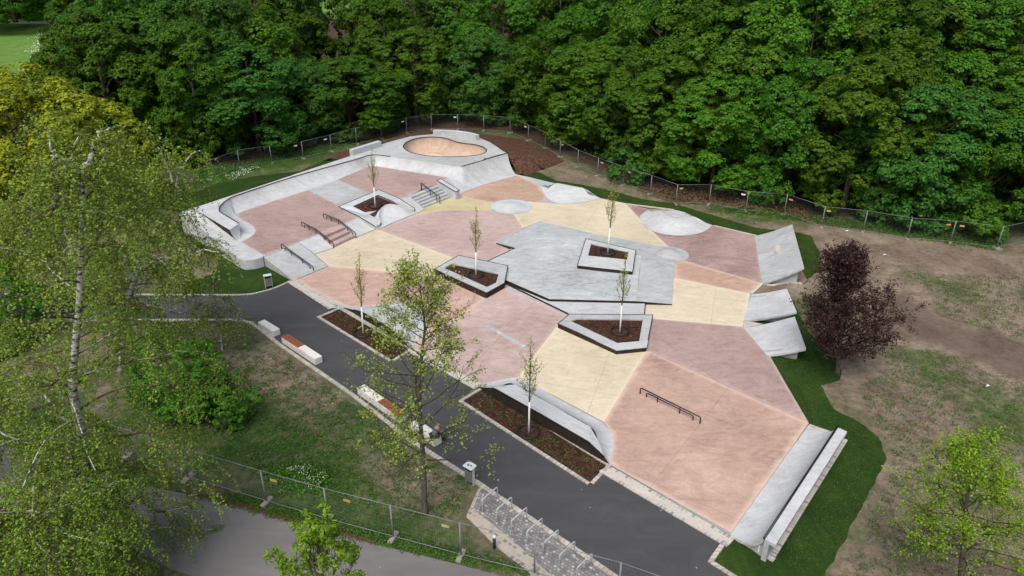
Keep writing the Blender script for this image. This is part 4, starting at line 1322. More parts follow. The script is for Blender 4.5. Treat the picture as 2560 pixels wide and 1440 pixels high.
# ------------------------------------------------------------------ scattered low plants (uncountable)
def leaf_mesh(name, pos, nrm, size, rng, aspect=.75, mat=None, parent=None, four=True):
    """one mesh of pointed leaf quads at the given points facing the given normals"""
    n = len(pos)
    nrm = nrm / np.maximum(np.linalg.norm(nrm, axis=1, keepdims=True), 1e-6)
    r = rng.normal(size=(n, 3))
    u = np.cross(nrm, r); u /= np.maximum(np.linalg.norm(u, axis=1, keepdims=True), 1e-6)
    w = np.cross(nrm, u)
    s = np.asarray(size).reshape(-1, 1) * (0.7 + .6 * rng.random((n, 1)))
    L, Wd = u * s * .5, w * s * .5 * aspect
    dz = nrm * s * .12
    V = np.stack([pos - L, pos + Wd - L * .1 - dz, pos + L, pos - Wd - L * .1 - dz], 1).reshape(-1, 3)
    me = bpy.data.meshes.new(name)
    me.vertices.add(4 * n)
    me.vertices.foreach_set("co", V.astype(np.float32).ravel())
    me.loops.add(4 * n)
    me.loops.foreach_set("vertex_index", np.arange(4 * n, dtype=np.int32))
    me.polygons.add(n)
    me.polygons.foreach_set("loop_start", np.arange(0, 4 * n, 4, dtype=np.int32))
    me.update(calc_edges=True)
    if mat is not None: me.materials.append(mat)
    return me


def in_poly(p, poly):
    r = False
    for i in range(len(poly)):
        x0, y0 = poly[i - 1][0], poly[i - 1][1]; x1, y1 = poly[i][0], poly[i][1]
        if (y0 > p[1]) != (y1 > p[1]) and p[0] < (x1 - x0) * (p[1] - y0) / (y1 - y0) + x0: r = not r
    return r


def scatter(name, poly, n, z, size, mat, label, seed, spread=.16, per=7, avoid=(), cat="ground plants"):
    rng = np.random.default_rng(seed)
    xs_ = [p[0] for p in poly]; ys_ = [p[1] for p in poly]
    pts = []
    while len(pts) < n:
        q = (rng.uniform(min(xs_), max(xs_)), rng.uniform(min(ys_), max(ys_)))
        if in_poly(q, poly) and not any(in_poly(q, a) for a in avoid): pts.append((q[0], q[1], z))
    c = np.repeat(np.array(pts), per, 0)
    off = rng.normal(size=(len(c), 3)) * spread * np.array([1, 1, .35]); off[:, 2] = np.abs(off[:, 2]) + .03
    nr = off * 1.0 + np.array([0, 0, .25]) + rng.normal(size=off.shape) * .12
    me = leaf_mesh(name, c + off, nr, np.full(len(c), size), rng, mat=mat)
    o = link(name, me)
    return tag(o, label, cat, kind="stuff")


scatter("groundcover", PP(C3(560, 302, 662, 256, 1110, 520, 1012, 580), 0), 90, .0, .07, M['weed'], "tiny green sprouts in the mulched bed behind the young oak", 1, .08, 6)
scatter("groundcover", PP(S(1166, 1003, 1208, 978) + C4(940, 745, 856, 830), 0), 120, .0, .07, M['weed'], "tiny green sprouts in the longer mulched bed", 2, .08, 6)
scatter("groundcover", PP(C1(2040, 175, 2230, 160, 2400, 200, 2480, 300, 2300, 350), .6), 260, .5, .10, M['weed'], "green sprouts on the mulch mound behind the bowl", 3, .12, 6)
lawn_w = PP(S(600, 860, 700, 880, 880, 1010, 1030, 1120, 1170, 1210, 1160, 1290, 960, 1290, 700, 1200, 520, 1140, 480, 1000), 0)
scatter("weeds", lawn_w, 1500, -.06, .085, M['weed'], "low weeds and grass tufts on the lawn between fence and benches", 4, .14, 9)
scatter("weeds", PP(S(640, 1170, 760, 1160, 840, 1190, 800, 1230, 680, 1215), 0), 130, -.06, .13, M['leaf_bush'], "rank green clump of weeds near the daisies", 6, .25, 12)
scatter("weeds", PP(S(560, 1230, 1300, 1410, 1330, 1436, 1000, 1370, 731, 1302, 560, 1255), 0), 900, -.06, .08, M['weed'], "grass verge between the wire fence and the older path", 8, .14, 9)
scatter("weeds", PP(S(1800, 525, 2060, 560, 2500, 625, 2500, 590, 2100, 545, 1900, 520), 0), 1500, -.06, .14, M['weed'], "long grass along the fence by the wood", 9, .22, 9)
scatter("weeds", PP(S(480, 470, 500, 430, 900, 345, 880, 365, 640, 420), 0), 1200, -.06, .13, M['weed'], "rough grass along the western stretch of fence", 10, .22, 9)
east = PP(S(2260, 620, 2700, 700, 2900, 1500, 2120, 1440, 2240, 1150, 2150, 980, 2260, 860), 0)
scatter("weeds", east, 3000, -.06, .075, M['weed'], "scattered grass tufts on the bare eastern lawn", 11, .16, 9, avoid=(PP(S(2190, 730, 2300, 705, 2360, 790, 2560, 850, 3300, 960, 3300, 1080, 2560, 950, 2420, 895, 2220, 860), 0), PP(S(2140, 560, 2560, 640, 2560, 690, 2300, 685, 2150, 640), 0)))
scatter("grass_blades", PP(S(1995, 760, 2010, 820, 2055, 872, 2085, 895, 2096, 940, 2050, 960, 2085, 1030, 2147, 1062, 2205, 1140, 2170, 1215, 2060, 1420, 1990, 1420, 1960, 1400, 2130, 1110, 2030, 1070, 1935, 895), 0), 1700, -.03, .045, M['weed'], "short blades standing out of the fresh turf by the southern quarter pipe", 18, .12, 5)
scatter("daisies", PP(S(715, 1170, 780, 1165, 830, 1195, 790, 1225, 735, 1205), 0), 95, .06, .05, M['flower'], "patch of white daisies near the wire fence", 12, .1, 2, cat="flowers")
scatter("daisies", PP(S(560, 440, 640, 415, 650, 422, 580, 452), 0), 120, .1, .09, M['flower'], "white blossoms by the western stretch of fence", 13, .15, 2, cat="flowers")
scatter("daisies", PP(S(60, 120, 110, 80, 120, 110, 100, 160), 0), 110, .02, .22, M['flower'], "white daisies on the bright far lawn", 14, .8, 2, cat="flowers")
scatter("leaf_litter", PP(CF(1900, 1300, 2185, 1405) + S(1772, 505, 1960, 530, 2040, 555, 2000, 520, 1864, 495, 1700, 470), 0), 900, -.06, .22, M['bark_tan'], "heaps of twigs and dead leaves under the wood's edge", 15, .3, 7)
scatter("leaf_litter", PP(C0(1150, 912, 1440, 968, 1800, 1070, 2330, 1218, 2330, 1232, 1800, 1092, 1440, 992, 1150, 935), 0), 420, -.03, .05, M['leaf_rust'] if 'leaf_rust' in M else M['bark_tan'], "rusty fallen blossom along the older path's edge", 16, .1, 9)
scatter("undergrowth", [Vector(p) for p in PP(S(330, 440, 560, 385, 760, 345, 950, 300, 1080, 272, 1270, 280, 1400, 340, 1540, 415, 1700, 460, 1860, 480), 0)] + [Vector((60, 100, 0)), Vector((0, 122, 0)), Vector((-60, 115, 0))], 900, -.05, .34, M['leaf_dark'], "dark undergrowth below the wood", 17, .8, 12)

# ------------------------------------------------------------------ saplings' rings, benches, bins, racks
for px, z, lab in ((S(908, 834)[0], 0, "in the bed behind the young oak"), (S(1322, 1082)[0], 0, "in the longer mulched bed"), (S(1190, 688)[0], .4, "in the planter west of the manual pad"), (S(1519, 632)[0], .45, "in the planter on the manual pad"), (S(1550, 829)[0], .3, "in the pentagon planter"), (S(938, 515)[0], .92, "in the kinked planter")):
    c = P(px, z)
    m = MB()
    rr = [Vector((c.x + .62 * math.cos(a), c.y + .62 * math.sin(a), c.z)) for a in [2 * math.pi * k / 28 for k in range(29)]]
    m.grid([[p for p in rr], [p + Vector((0, 0, .15)) for p in rr], [c + (p - c) * .93 + Vector((0, 0, .15)) for p in rr], [c + (p - c) * .93 for p in rr]])
    tag(m.build("watering_ring", M['black_plastic']), "black plastic watering ring round the sapling " + lab, "watering ring", "watering rings round the saplings")

bx = lambda *a: CB(*a)


def bench(tl, length, label, wood_from=None, wood_to=None, w=.52, h=.45):
    """white cast block; tl are its two ends on the ground line of the long side nearer the lawn"""
    a, b = tl
    d = (b - a).normalized()
    nrm = Vector((-d.y, d.x, 0))
    ang = math.atan2(d.y, d.x)
    c = (a + b) / 2 + nrm * w / 2
    root = empty("bench_block", (c.x, c.y, 0), ang, label, "bench", "concrete benches along the asphalt path")
    L = (b - a).length

    def blk(x0, x1, zt):
        m = MB()
        m.box(((x0 + x1) / 2, 0, zt / 2), (x1 - x0, w, zt))
        me_o = m.build("block", M['block_concrete'], root, inv=1)
        bv = me_o.modifiers.new("bevel", 'BEVEL'); bv.width = .02; bv.segments = 2
        return me_o
    if wood_from is None:
        blk(-L / 2, L / 2, h)
    else:
        x0, x1 = -L / 2 + L * wood_from, -L / 2 + L * wood_to
        blk(-L / 2, L / 2, h - .05)
        if wood_from > 0: m = MB(); m.box(((-L / 2 + x0) / 2, 0, h - .026), (x0 + L / 2 - .01, w - .004, .055)); m.build("top_slab", M['block_concrete'], root, inv=1)
        if wood_to < 1: m = MB(); m.box(((L / 2 + x1) / 2, 0, h - .026), (L / 2 - x1 - .01, w - .004, .055)); m.build("top_slab", M['block_concrete'], root, inv=1)
        st = MB()
        for k in range(5):
            y = -w / 2 + .055 + k * (w - .11) / 4
            st.box(((x0 + x1) / 2, y, h + .005), (x1 - x0 - .02, .066, .055))
        st.build("wooden_seat", M['wood'], root, inv=1)
    return root


g0 = lambda x, y: P(CB(x, y)[0], 0)
bench((g0(18, 230), g0(128, 298)), 2, "plain white cast concrete block, the one beside the path's bend")
bench((g0(187, 338), g0(430, 500)), 4, "long white block with slatted wooden seat on its upper half, in open view", 0, .5)
bench((g0(733, 708), g0(1030, 918)), 4, "long white block with slatted wooden seat on its lower half, behind the young oak", .5, 1)
bench((P((1026.5, 1074), 0), P((1086, 1118), 0)), 2, "plain white cast block on which the person sits")


def litter_bin(base, rz, label):
    root = empty("litter_bin", (base.x, base.y, -.05), rz, label, "litter bin", "steel litter bins beside the path")
    for s in (-1, 1):
        m = MB(); m.box((s * .25, 0, .52), (.05, .12, 1.06)); m.build("post", M['galv'], root, inv=1)
    m = MB(); m.box((0, 0, .50), (.42, .30, .64))
    o = m.build("bin_body", M['bin_body'], root, inv=1); bv = o.modifiers.new("b", 'BEVEL'); bv.width = .03; bv.segments = 2
    m = MB(); m.box((0, 0, .90), (.38, .27, .14)); m.build("opening", M['black_plastic'], root, inv=1)
    m = MB(); m.box((0, -.02, 1.06), (.58, .44, .06), mat=Matrix.Rotation(math.radians(-6), 3, 'X'))
    o = m.build("lid", M['pale_steel'], root, inv=1); bv = o.modifiers.new("b", 'BEVEL'); bv.width = .02; bv.segments = 2
    return root


litter_bin(P((673, 718), 0), math.radians(24), "grey steel litter bin with pale lid on the turf by the path junction")
b_ = litter_bin(P((1175, 1205), 0), math.radians(140), "grey steel litter bin with pale lid near the bicycle racks")
m = MB(); m.tube([(-.09, -.02, 1.1), (-.09, -.02, 1.13)], .05, 10); m.tube([(.06, .02, 1.09), (.06, .02, 1.12)], .06, 10)
m.build("ashtray", M['bin_body'], b_, inv=1)

# bollard
c = P(CN(2035, 705)[0], -.06)
bo = empty("bollard", c, label="short dark bollard with pale steel cap in the grass", cat="bollard")
m = MB(); m.tube([c - Vector((0, 0, .1)), c + Vector((0, 0, .62))], .075, 12); m.build("post", M['black_plastic'], bo)
m = MB(); m.tube([c + Vector((0, 0, .62)), c + Vector((0, 0, .72)), c + Vector((0, 0, .76))], [.085, .085, .05], 12); m.build("cap", M['pale_steel'], bo)

ORD = ["first", "second", "third", "fourth", "fifth", "sixth", "seventh", "eighth", "ninth", "tenth", "eleventh", "twelfth", "thirteenth", "fourteenth", "fifteenth", "sixteenth", "seventeenth", "eighteenth", "nineteenth", "twentieth", "twenty first", "twenty second", "twenty third", "twenty fourth", "twenty fifth", "twenty sixth", "twenty seventh", "twenty eighth", "twenty ninth", "thirtieth"]
racks = [((280, 292), (405, 187)), ((399, 372), (523, 270)), ((520, 465), (646, 354)), ((648, 553), (773, 443)), ((782, 650), (905, 538)), ((914, 748), (1040, 632)), ((1060, 850), (1183, 734))]
for i, (a, b) in enumerate(racks):
    H = .82
    A, B = P(C10(*a)[0], H), P(C10(*b)[0], H)
    A.z = B.z = 0
    root = empty("bicycle_rack", (A + B) / 2, label="galvanised steel bicycle hoop, %s in the row counted from the litter bin" % ORD[i], cat="bicycle rack", group="bicycle hoops on the setts")
    d = (B - A).normalized(); up = Vector((0, 0, 1)); r = .07
    pts = [A - up * .05, A + up * (H - r)]
    for k in range(1, 5):
        t = k / 4 * math.pi / 2
        pts.append(A + up * (H - r + r * math.sin(t)) + d * (r - r * math.cos(t)))
    for k in range(0, 5):
        t = k / 4 * math.pi / 2
        pts.append(B + up * (H - r + r * math.cos(t)) - d * (r - r * math.sin(t)))
    pts.append(B - up * .05)
    m = MB(); m.tube(pts, .027, 8); m.build("hoop", M['galv'], root)
    for q in (A, B):
        m = MB(); m.tube([q + up * .008, q + up * .022], .07, 10)
        m.build("base_plate", M['galv'], root)

# small rubbish lying about
for px, mt, lab in ((S(2470, 965)[0], 'litter_white', "scrap of white paper on the far bare lawn"), (S(2212, 637)[0], 'litter_white', "white scrap of litter behind the copper beech"), (S(1877, 531)[0], 'litter_white', "white scrap of litter beneath the fence by the wood"), (S(2119, 577)[0], 'litter_white', "white and pink scrap beneath the fence by the wood"), (S(1886, 560)[0], 'litter_black', "black scrap of litter on the soil north of the tall wedge ramp")):
    c = P(px, -.04)
    m = MB(); m.add([c + Vector(v) for v in ((-.14, -.06, 0), (.03, -.1, .06), (.15, .01, .01), (.05, .11, .05), (-.11, .08, .02), (.01, .01, .08))], [(0, 1, 5), (1, 2, 5), (2, 3, 5), (3, 4, 5), (4, 0, 5)])
    tag(m.build("litter_scrap", M[mt]), lab, "litter")
m = MB(); m.tube([P(CF(1205, 1112)[0], .35), P(CF(1240, 1150)[0], .30), P(CF(1272, 1168)[0], .12)], .1, 8)
tag(m.build("drain_pipe", M['black_plastic']), "black plastic pipe lying on the mulch mound", "pipe")
m = MB(); c = P(S(456, 690)[0], -.03)
for k in range(5): m.box((c.x + k * .16 - .3, c.y + (k % 2) * .05, .0), (.13, .5, .05), rz=.5)
tag(m.build("sett_patch", M['kerb_concrete']), "small square of pale paving stones in the grass beneath the birch", "paving", kind="structure")


# ------------------------------------------------------------------ site fence panels
def fence_proto(name):
    root = empty(name, (0, 0, 0))
    Lp, H = 3.45, 2.0
    m = MB()
    for x in (.02, Lp - .02): m.tube([(x, 0, .02), (x, 0, H)], .021, 6)
    for z in (.16, H - .02): m.tube([(0, 0, z), (Lp, 0, z)], .017, 6)
    for x in (.02, Lp - .02): m.tube([(x, -.03, H * .62), (x, .03, H * .62)], .034, 6)
    m.build("frame", M['fence_steel'], root, inv=1)
    m = MB()
    k = 0
    for i in range(1, 29): m.tube([(i * Lp / 29, 0, .16), (i * Lp / 29, 0, H - .02)], 0.0017, 3, caps=False)
    for i in range(1, 9): m.tube([(0, .004, .16 + i * 1.82 / 9), (Lp, .004, .16 + i * 1.82 / 9)], 0.0019, 3, caps=False)
    m.build("wire_mesh", M['fence_steel'], root, inv=1)
    m = MB()
    m.box((0, 0, .06), (.24, .72, .12)); m.box((0, .22, .125), (.18, .16, .02)); m.box((0, -.22, .125), (.18, .16, .02))
    m.build("concrete_foot", M['foot'], root, inv=1)
    return root


FP = fence_proto("fence_panel")
kids = children(FP)
first = [True]
signs = {}


def put_panel(a, b, label, group, sign=None, foot=True):
    d = b - a
    o = FP if first[0] else copy_tree(FP)
    first[0] = False
    o.location = (a.x, a.y, -.06)
    o.rotation_euler = (0, 0, math.atan2(d.y, d.x))
    o.scale = (d.length / 3.45, 1, 1)
    tag(o, label, "fence panel", group)
    if sign:
        m = MB(); m.box((3.45 * sign[1], -.035, 1.62), (.36, .02, .14)); m.build("sign_plate", M[sign[0]], o, inv=1)
    return o


SG = {2: ('white_plate', .8), 3: ('white_plate', .82), 6: ('white_plate', .85), 5: ('white_plate', .9), 8: ('white_plate', .9), 11: ('white_plate', .85), 14: ('yellow_plate', .12), 16: ('yellow_plate', .15), 17: ('yellow_plate', .2), 19: ('yellow_plate', .12), 20: ('white_plate', .88), 22: ('yellow_plate', .12), 23: ('yellow_plate', .1), 25: ('orange_plate', .85), 26: ('yellow_plate', .15), 27: ('yellow_plate', .8), 28: ('white_plate', .1)}
for i in range(len(FENCE) - 1):
    s = SG.get(i)
    put_panel(FENCE[i], FENCE[i + 1], "wire mesh fence panel %s, %s along the wood from the birches" % ("bearing a %s plate" % s[0].split('_')[0] if s else "without a plate", ORD[i]), "site fence panels along the wood", s)
near = [P(p, -.06) for p in C0(-760, 170, -360, 310, 0, 425, 400, 590, 780, 700, 1160, 830)] + [P(p, -.06) for p in CN(215, 345, 708, 490, 1227, 630, 1768, 775, 2355, 918)] + [P((1545, 1494), -.06), P((1750, 1570), -.06)]
NS = {6: ('yellow_plate', .2), 7: ('orange_plate', .35), 8: ('yellow_plate', .8) }
for i in range(len(near) - 1):
    if i == 0: continue
    s = NS.get(i)
    put_panel(near[i], near[i + 1], "wire mesh fence panel beside the older path %s, %s from the birch" % ("with a %s plate" % s[0].split('_')[0] if s else "with no plate", ORD[i - 1]), "site fence panels along the older path", s)

# ------------------------------------------------------------------ the person on the last bench
def skin_mesh(name, pts, edges, rad, mat, parent, sub=2, root=0):
    me = bpy.data.meshes.new(name)
    me.from_pydata([tuple(p) for p in pts], edges, [])
    o = link(name, me, parent)
    sk = o.modifiers.new("skin", 'SKIN'); sk.use_smooth_shade = True
    for i, r in enumerate(rad):
        rr = r if isinstance(r, tuple) else (r, r)
        me.skin_vertices[0].data[i].radius = rr
    me.skin_vertices[0].data[root].use_root = True
    ss = o.modifiers.new("sub", 'SUBSURF'); ss.levels = ss.render_levels = sub
    me.materials.append(mat)
    return o


# local frame: x = forward (towards the asphalt), y = person's left, z up from the ground; hips at the origin on the bench edge
hp = P((1086, 1094), .45)
bd = (P((1086, 1118), 0) - P((1026.5, 1074), 0)).normalized()
fwd = Vector((-bd.y, bd.x, 0))
per = empty("person", (hp.x, hp.y, 0), math.atan2(fwd.y, fwd.x) - .15, "person in grey blue top and black trousers seated on a white block, arms on knees", "person")
SH = .45
body = [(0, 0, SH + .13), (.05, 0, SH + .30), (.13, 0, SH + .46), (.20, 0, SH + .58), (.235, 0, SH + .665), (.26, 0, SH + .71),
        (.17, .17, SH + .545), (.30, .225, SH + .34), (.47, .12, SH + .22), (.17, -.17, SH + .545), (.30, -.225, SH + .34), (.47, -.10, SH + .24),
        (.0, .09, SH + .10), (.44, .13, SH + .10), (.50, .14, .08), (.0, -.09, SH + .10), (.44, -.13, SH + .10), (.42, -.14, .08), (.29, 0, SH + .80), (.31, 0, SH + .87)]
be = [(0, 1), (1, 2), (2, 3), (3, 4), (4, 5), (3, 6), (6, 7), (7, 8), (3, 9), (9, 10), (10, 11), (0, 12), (12, 13), (13, 14), (0, 15), (15, 16), (16, 17), (5, 18), (18, 19)]
br = [(.15, .12), (.135, .11), (.15, .11), (.13, .09), .055, .052, .058, .042, .028, .058, .042, .028, .085, .06, .04, .085, .06, .04, (.085, .095), (.06, .07)]
skin_mesh("body", body, be, br, M['skin'], per)
sh = body[:3] + [(.195, 0, SH + .60)] + [body[6], tuple((Vector(body[6]) * .45 + Vector(body[7]) * .55)), body[9], tuple((Vector(body[9]) * .45 + Vector(body[10]) * .55))]
skin_mesh("shirt", sh, [(0, 1), (1, 2), (2, 3), (3, 4), (4, 5), (3, 6), (6, 7)], [(.20, .18), (.19, .17), (.20, .17), (.175, .15), .10, .08, .10, .08], M['shirt'], per)
trz = [body[0], body[12], body[13], (.495, .14, .14), body[15], body[16], (.425, -.14, .14)]
skin_mesh("trousers", trz, [(0, 1), (1, 2), (2, 3), (0, 4), (4, 5), (5, 6)], [(.2, .17), .125, .095, .075, .125, .095, .075], M['trousers'], per)
for (x, y) in ((.50, .14), (.42, -.14)):
    skin_mesh("shoe", [(x - .05, y, .055), (x + .08, y, .05), (x + .19, y + .01, .04)], [(0, 1), (1, 2)], [.05, .048, .035], M['shoe'], per)
skin_mesh("hair", [(.245, 0, SH + .80), (.265, 0, SH + .88), (.30, 0, SH + .915)], [(0, 1), (1, 2)], [(.09, .085), (.095, .09), (.075, .07)], M['hair'], per)
for sy in (-1, 1):
    m = MB(); m.tube([(.365, sy * .032, SH + .815), (.374, sy * .032, SH + .815)], [.011, .008], 8); m.build("eye", M['black_plastic'], per, inv=1)
    m = MB(); m.tube([(.285, sy * .083, SH + .775), (.285, sy * .095, SH + .80), (.285, sy * .083, SH + .825)], [.012, .018, .012], 6); m.build("ear", M['skin'], per, inv=1)
skin_mesh("nose", [(.36, 0, SH + .80), (.395, 0, SH + .775)], [(0, 1)], [.014, .016], M['skin'], per, 1)
m = MB(); m.bar((.352, -.026, SH + .742), (.352, .026, SH + .742), .012, .01); m.build("mouth", M['hair'], per, inv=1)
for wr, sy in ((body[8], 1), (body[11], -1)):
    w_ = Vector(wr)
    dr = Vector((.85, -sy * .25, -.35)).normalized()
    sd = dr.cross(Vector((0, 0, 1))).normalized() * sy * -1
    pal = w_ + dr * .055
    pts, eds, rad = [tuple(w_), tuple(pal), tuple(w_ + dr * .095)], [(0, 1), (1, 2)], [(.027, .024), (.036, .018), (.034, .015)]
    skin_mesh("hand", pts, eds, rad, M['skin'], per, 1)
    for k, ln in enumerate((.068, .078, .073, .056)):
        o_ = w_ + dr * .098 + sd * (k - 1.5) * .019
        f1 = o_ + dr * ln * .55 - Vector((0, 0, .008)); f2 = f1 + (dr * .6 - Vector((0, 0, .75))).normalized() * ln * .45
        skin_mesh("finger", [o_, f1, f2], [(0, 1), (1, 2)], [.0095, .009, .0075], M['skin'], per, 1)
    o_ = w_ + dr * .03 - sd * .03
    f1 = o_ + (dr * .6 - sd * .6).normalized() * .035; f2 = f1 + (dr * .9 - sd * .2).normalized() * .03
    skin_mesh("thumb", [o_, f1, f2], [(0, 1), (1, 2)], [.012, .0105, .008], M['skin'], per, 1)

# ------------------------------------------------------------------ trees
def VY(p, y0):
    """point on the vertical plane y = y0"""
    x = (p[0] - 1280) / FPX; y = (720 - p[1]) / FPX
    d = Vector((x, CP + y * SP, -SP + y * CP))
    t = y0 / d.y
    return Vector((d.x * t, y0, CAMH + d.z * t))


def crown_mesh(name, seed, r, z0, z1, nl, lr, n, size, mat, prof=None, clump=.5, up=.45, per=22, inner=.12):
    """leaf clumps on the lobes of a crown: lobes stand out of an egg shaped envelope, leaves face outwards and upwards"""
    rng = np.random.default_rng(seed)
    prof = prof or (lambda h: (0.62 + 0.95 * h - 0.0 * h) * np.sqrt(np.maximum(0.0, 1 - h ** 2.6)) if np.isscalar(h) else None)
    H = z1 - z0
    lob = []
    for i in range(nl):
        h = ((i + .5) / nl) ** .85
        h = min(.98, max(.02, h + rng.normal() * .03))
        a = i * 2.39996 + rng.normal() * .35
        rr = max(.15, prof(h)) * r * (0.72 + .22 * rng.random())
        R = lr * (0.65 + .7 * rng.random()) * (1.0 if h < .8 else .8)
        lob.append((rr * math.cos(a), rr * math.sin(a), z0 + H * h * .93, R))
    lob.append((0, 0, z1 - lr * .8, lr * .85))
    lob = np.array(lob)
    nc = n // per
    w = lob[:, 3] ** 2; w /= w.sum()
    li = rng.choice(len(lob), nc, p=w)
    d = rng.normal(size=(nc, 3))
    out = lob[li][:, :3] - np.array([0, 0, z0 + H * .45]); out[:, 2] *= .6
    out /= np.maximum(np.linalg.norm(out, axis=1, keepdims=True), 1e-6)
    d = d / np.linalg.norm(d, axis=1, keepdims=True) + out * .75 + np.array([0, 0, .25])
    d /= np.linalg.norm(d, axis=1, keepdims=True)
    rad = lob[li][:, 3:4] * (0.80 + .28 * rng.random((nc, 1)))
    c = lob[li][:, :3] + d * rad * np.array([1, 1, .8])
    k = int(nc * inner)
    c[:k] = lob[li[:k]][:, :3] * np.array([.8, .8, 1]) + rng.normal(size=(k, 3)) * .5
    c[:, 2] = np.maximum(c[:, 2], z0 * .6 + .15)
    cc = np.repeat(c, per, 0); dd = np.repeat(d, per, 0)
    cs = np.repeat(clump * (.7 + .6 * rng.random((nc, 1))), per, 0)
    e = rng.normal(size=cc.shape); e /= np.linalg.norm(e, axis=1, keepdims=True)
    e = e + dd * .55 + np.array([0, 0, .35]); e /= np.linalg.norm(e, axis=1, keepdims=True)
    pos = cc + e * cs * np.array([1, 1, .62]) * (.55 + .5 * rng.random((len(cc), 1)))
    nr = e * .8 + dd * .35 + np.array([0, 0, up]) + rng.normal(size=cc.shape) * .25
    return leaf_mesh(name, pos, nr, np.full(len(cc), size), rng, .8, mat)


def trunk_mb(seed, r0, h, spread, limbs=7, sides=8, lean=.25):
    rnd = random.Random(seed)
    m = MB()
    pts = [Vector((0, 0, -.15)), Vector((0, 0, .25))]
    x = y = 0.0
    for i in range(1, 7):
        x += rnd.uniform(-lean, lean) * h / 30; y += rnd.uniform(-lean, lean) * h / 30
        pts.append(Vector((x, y, h * i / 6)))
    m.tube(pts, [r0 * 1.5, r0 * 1.1] + [r0 * (1 - .145 * i) for i in range(1, 7)], sides)
    for i in range(limbs):
        f = .3 + .6 * i / limbs
        k = f * 6; j = int(k)
        p = pts[1 + j].lerp(pts[min(2 + j, 7)], k - j)
        a = i * 2.4 + rnd.random()
        L = spread * rnd.uniform(.6, .95) * (1.1 - f * .5)
        q = [p]
        for s in (.35, .7, 1.0):
            q.append(p + Vector((math.cos(a) * L * s, math.sin(a) * L * s, L * (.75 * s - .12 * s * s) + rnd.uniform(-.15, .15))))
        m.tube(q, [r0 * (.5 - .25 * f), r0 * .32, r0 * .2, r0 * .07], 5)
    return m


def make_tree(name, seed, r, z0, z1, nl, lr, n, size, leaf, bark_, tr, **k):
    root = empty(name)
    trunk_mb(seed, tr, z1 * .86, r * .85).build("trunk", M[bark_], root, inv=1)
    link("crown", crown_mesh("crown", seed, r, z0, z1, nl, lr, n, size, M[leaf], **k), root)
    return root


PROT = []
bulge = lambda h: (0.70 + 0.9 * h) * math.sqrt(max(0.0, 1 - h ** 2.4)) * (1.0 if h > .12 else .85 + 1.2 * h)
cone = lambda h: (1.0 - h) ** .65 * (1.0 if h > .1 else .7 + 3 * h)
specs = [("maple_tree", 11, 5.6, .5, 13.5, 58, 1.55, 'leaf_maple', 'bark'), ("maple_tree", 12, 6.0, .7, 14.5, 66, 1.5, 'leaf_maple2', 'bark'),
         ("maple_tree", 13, 5.2, .4, 12.5, 52, 1.6, 'leaf_blue', 'bark'), ("maple_tree", 14, 5.7, .8, 15.0, 64, 1.5, 'leaf_maple', 'bark_grey'),
         ("hornbeam_tree", 15, 5.2, .6, 14.0, 84, 1.05, 'leaf_dark', 'bark_grey'), ("maple_tree", 16, 6.2, .5, 13.5, 56, 1.75, 'leaf_maple3', 'bark'),
         ("maple_tree", 17, 5.6, .9, 15.0, 60, 1.45, 'leaf_blue', 'bark'), ("hornbeam_tree", 18, 5.0, .6, 14.5, 90, 1.0, 'leaf_moss', 'bark_grey')]
for s in specs:
    PROT.append(make_tree(s[0], s[1], s[2], s[3], s[4], s[5], s[6], 58000, .245, s[7], s[8], .30, prof=bulge, clump=.50 if s[0] == 'maple_tree' else .40, per=26, up=.75))
PROTK = {p: children(p) for p in PROT}
used = set()


def put_tree(k, x, y, rz, sx, sz, label, group=None, cat="tree"):
    p = PROT[k]
    if p in used: o = copy_tree(p, None, PROTK)
    else:
        o = p; used.add(p)
    o.location = (x, y, -.06)
    o.rotation_euler = (0, 0, rz)
    o.scale = (sx, sx, sz)
    return tag(o, label, cat, group)


wp = [P((250, 438), 0), P((400, 450), 0)] + FENCE[1:28] + [Vector((64, 62, 0)), Vector((80, 62, 0))]
Ls = [0.0]
for a, b in zip(wp, wp[1:]): Ls.append(Ls[-1] + (b - a).length)


def along(s, off):
    for i in range(len(wp) - 1):
        if s <= Ls[i + 1] or i == len(wp) - 2:
            t = (s - Ls[i]) / (Ls[i + 1] - Ls[i])
            p = wp[i].lerp(wp[i + 1], t)
            a = wp[max(i - 2, 0)]; b = wp[min(i + 3, len(wp) - 1)]
            d = (b - a).normalized()
            return p + Vector((-d.y, d.x, 0)) * off


rnd = random.Random(21)
TOT = Ls[-1]
rows = [(7.2, 6.0, 1.0, (.80, 1.12), (.66, 1.0), "front", 0), (8.6, 12.5, 1.0, (.95, 1.2), (1.0, 1.35), "second", 3), (8.6, 20.0, 1.0, (1.0, 1.3), (1.2, 1.5), "third", 5), (9.0, 29.0, 1.0, (1.2, 1.5), (1.35, 1.6), "fourth", 1), (10.0, 39.0, 1.0, (1.3, 1.6), (1.4, 1.7), "fifth", 2)]
tone = {0: "mid green", 1: "mid green", 2: "cool green", 3: "mid green", 4: "fine leaved deep green", 5: "broad light green", 6: "cool green", 7: "moss green"}
for sp, off, _, rs, rz_, nm, ph in rows:
    n = int(TOT / sp)
    for i in range(n):
        s = (i + .5) * sp + rnd.uniform(-.9, .9)
        q = along(min(max(s, 0), TOT - .1), off + rnd.uniform(-.9, .9))
        k = (i * 3 + ph + rnd.randrange(2)) % 8
        if nm == "second" and i in (3, 4): k = 4
        if q.y < 40 or 1280 + FPX * q.x / (q.y * CP + CAMH * SP) < (265 if nm == "front" else 290): continue
        put_tree(k, q.x, q.y, rnd.uniform(0, 6.28), rnd.uniform(*rs), rnd.uniform(*rz_), "%s tree, %s row of the wood, %s from the birches" % (tone[k], nm, ORD[i]), "trees of the wood in its %s row" % nm)
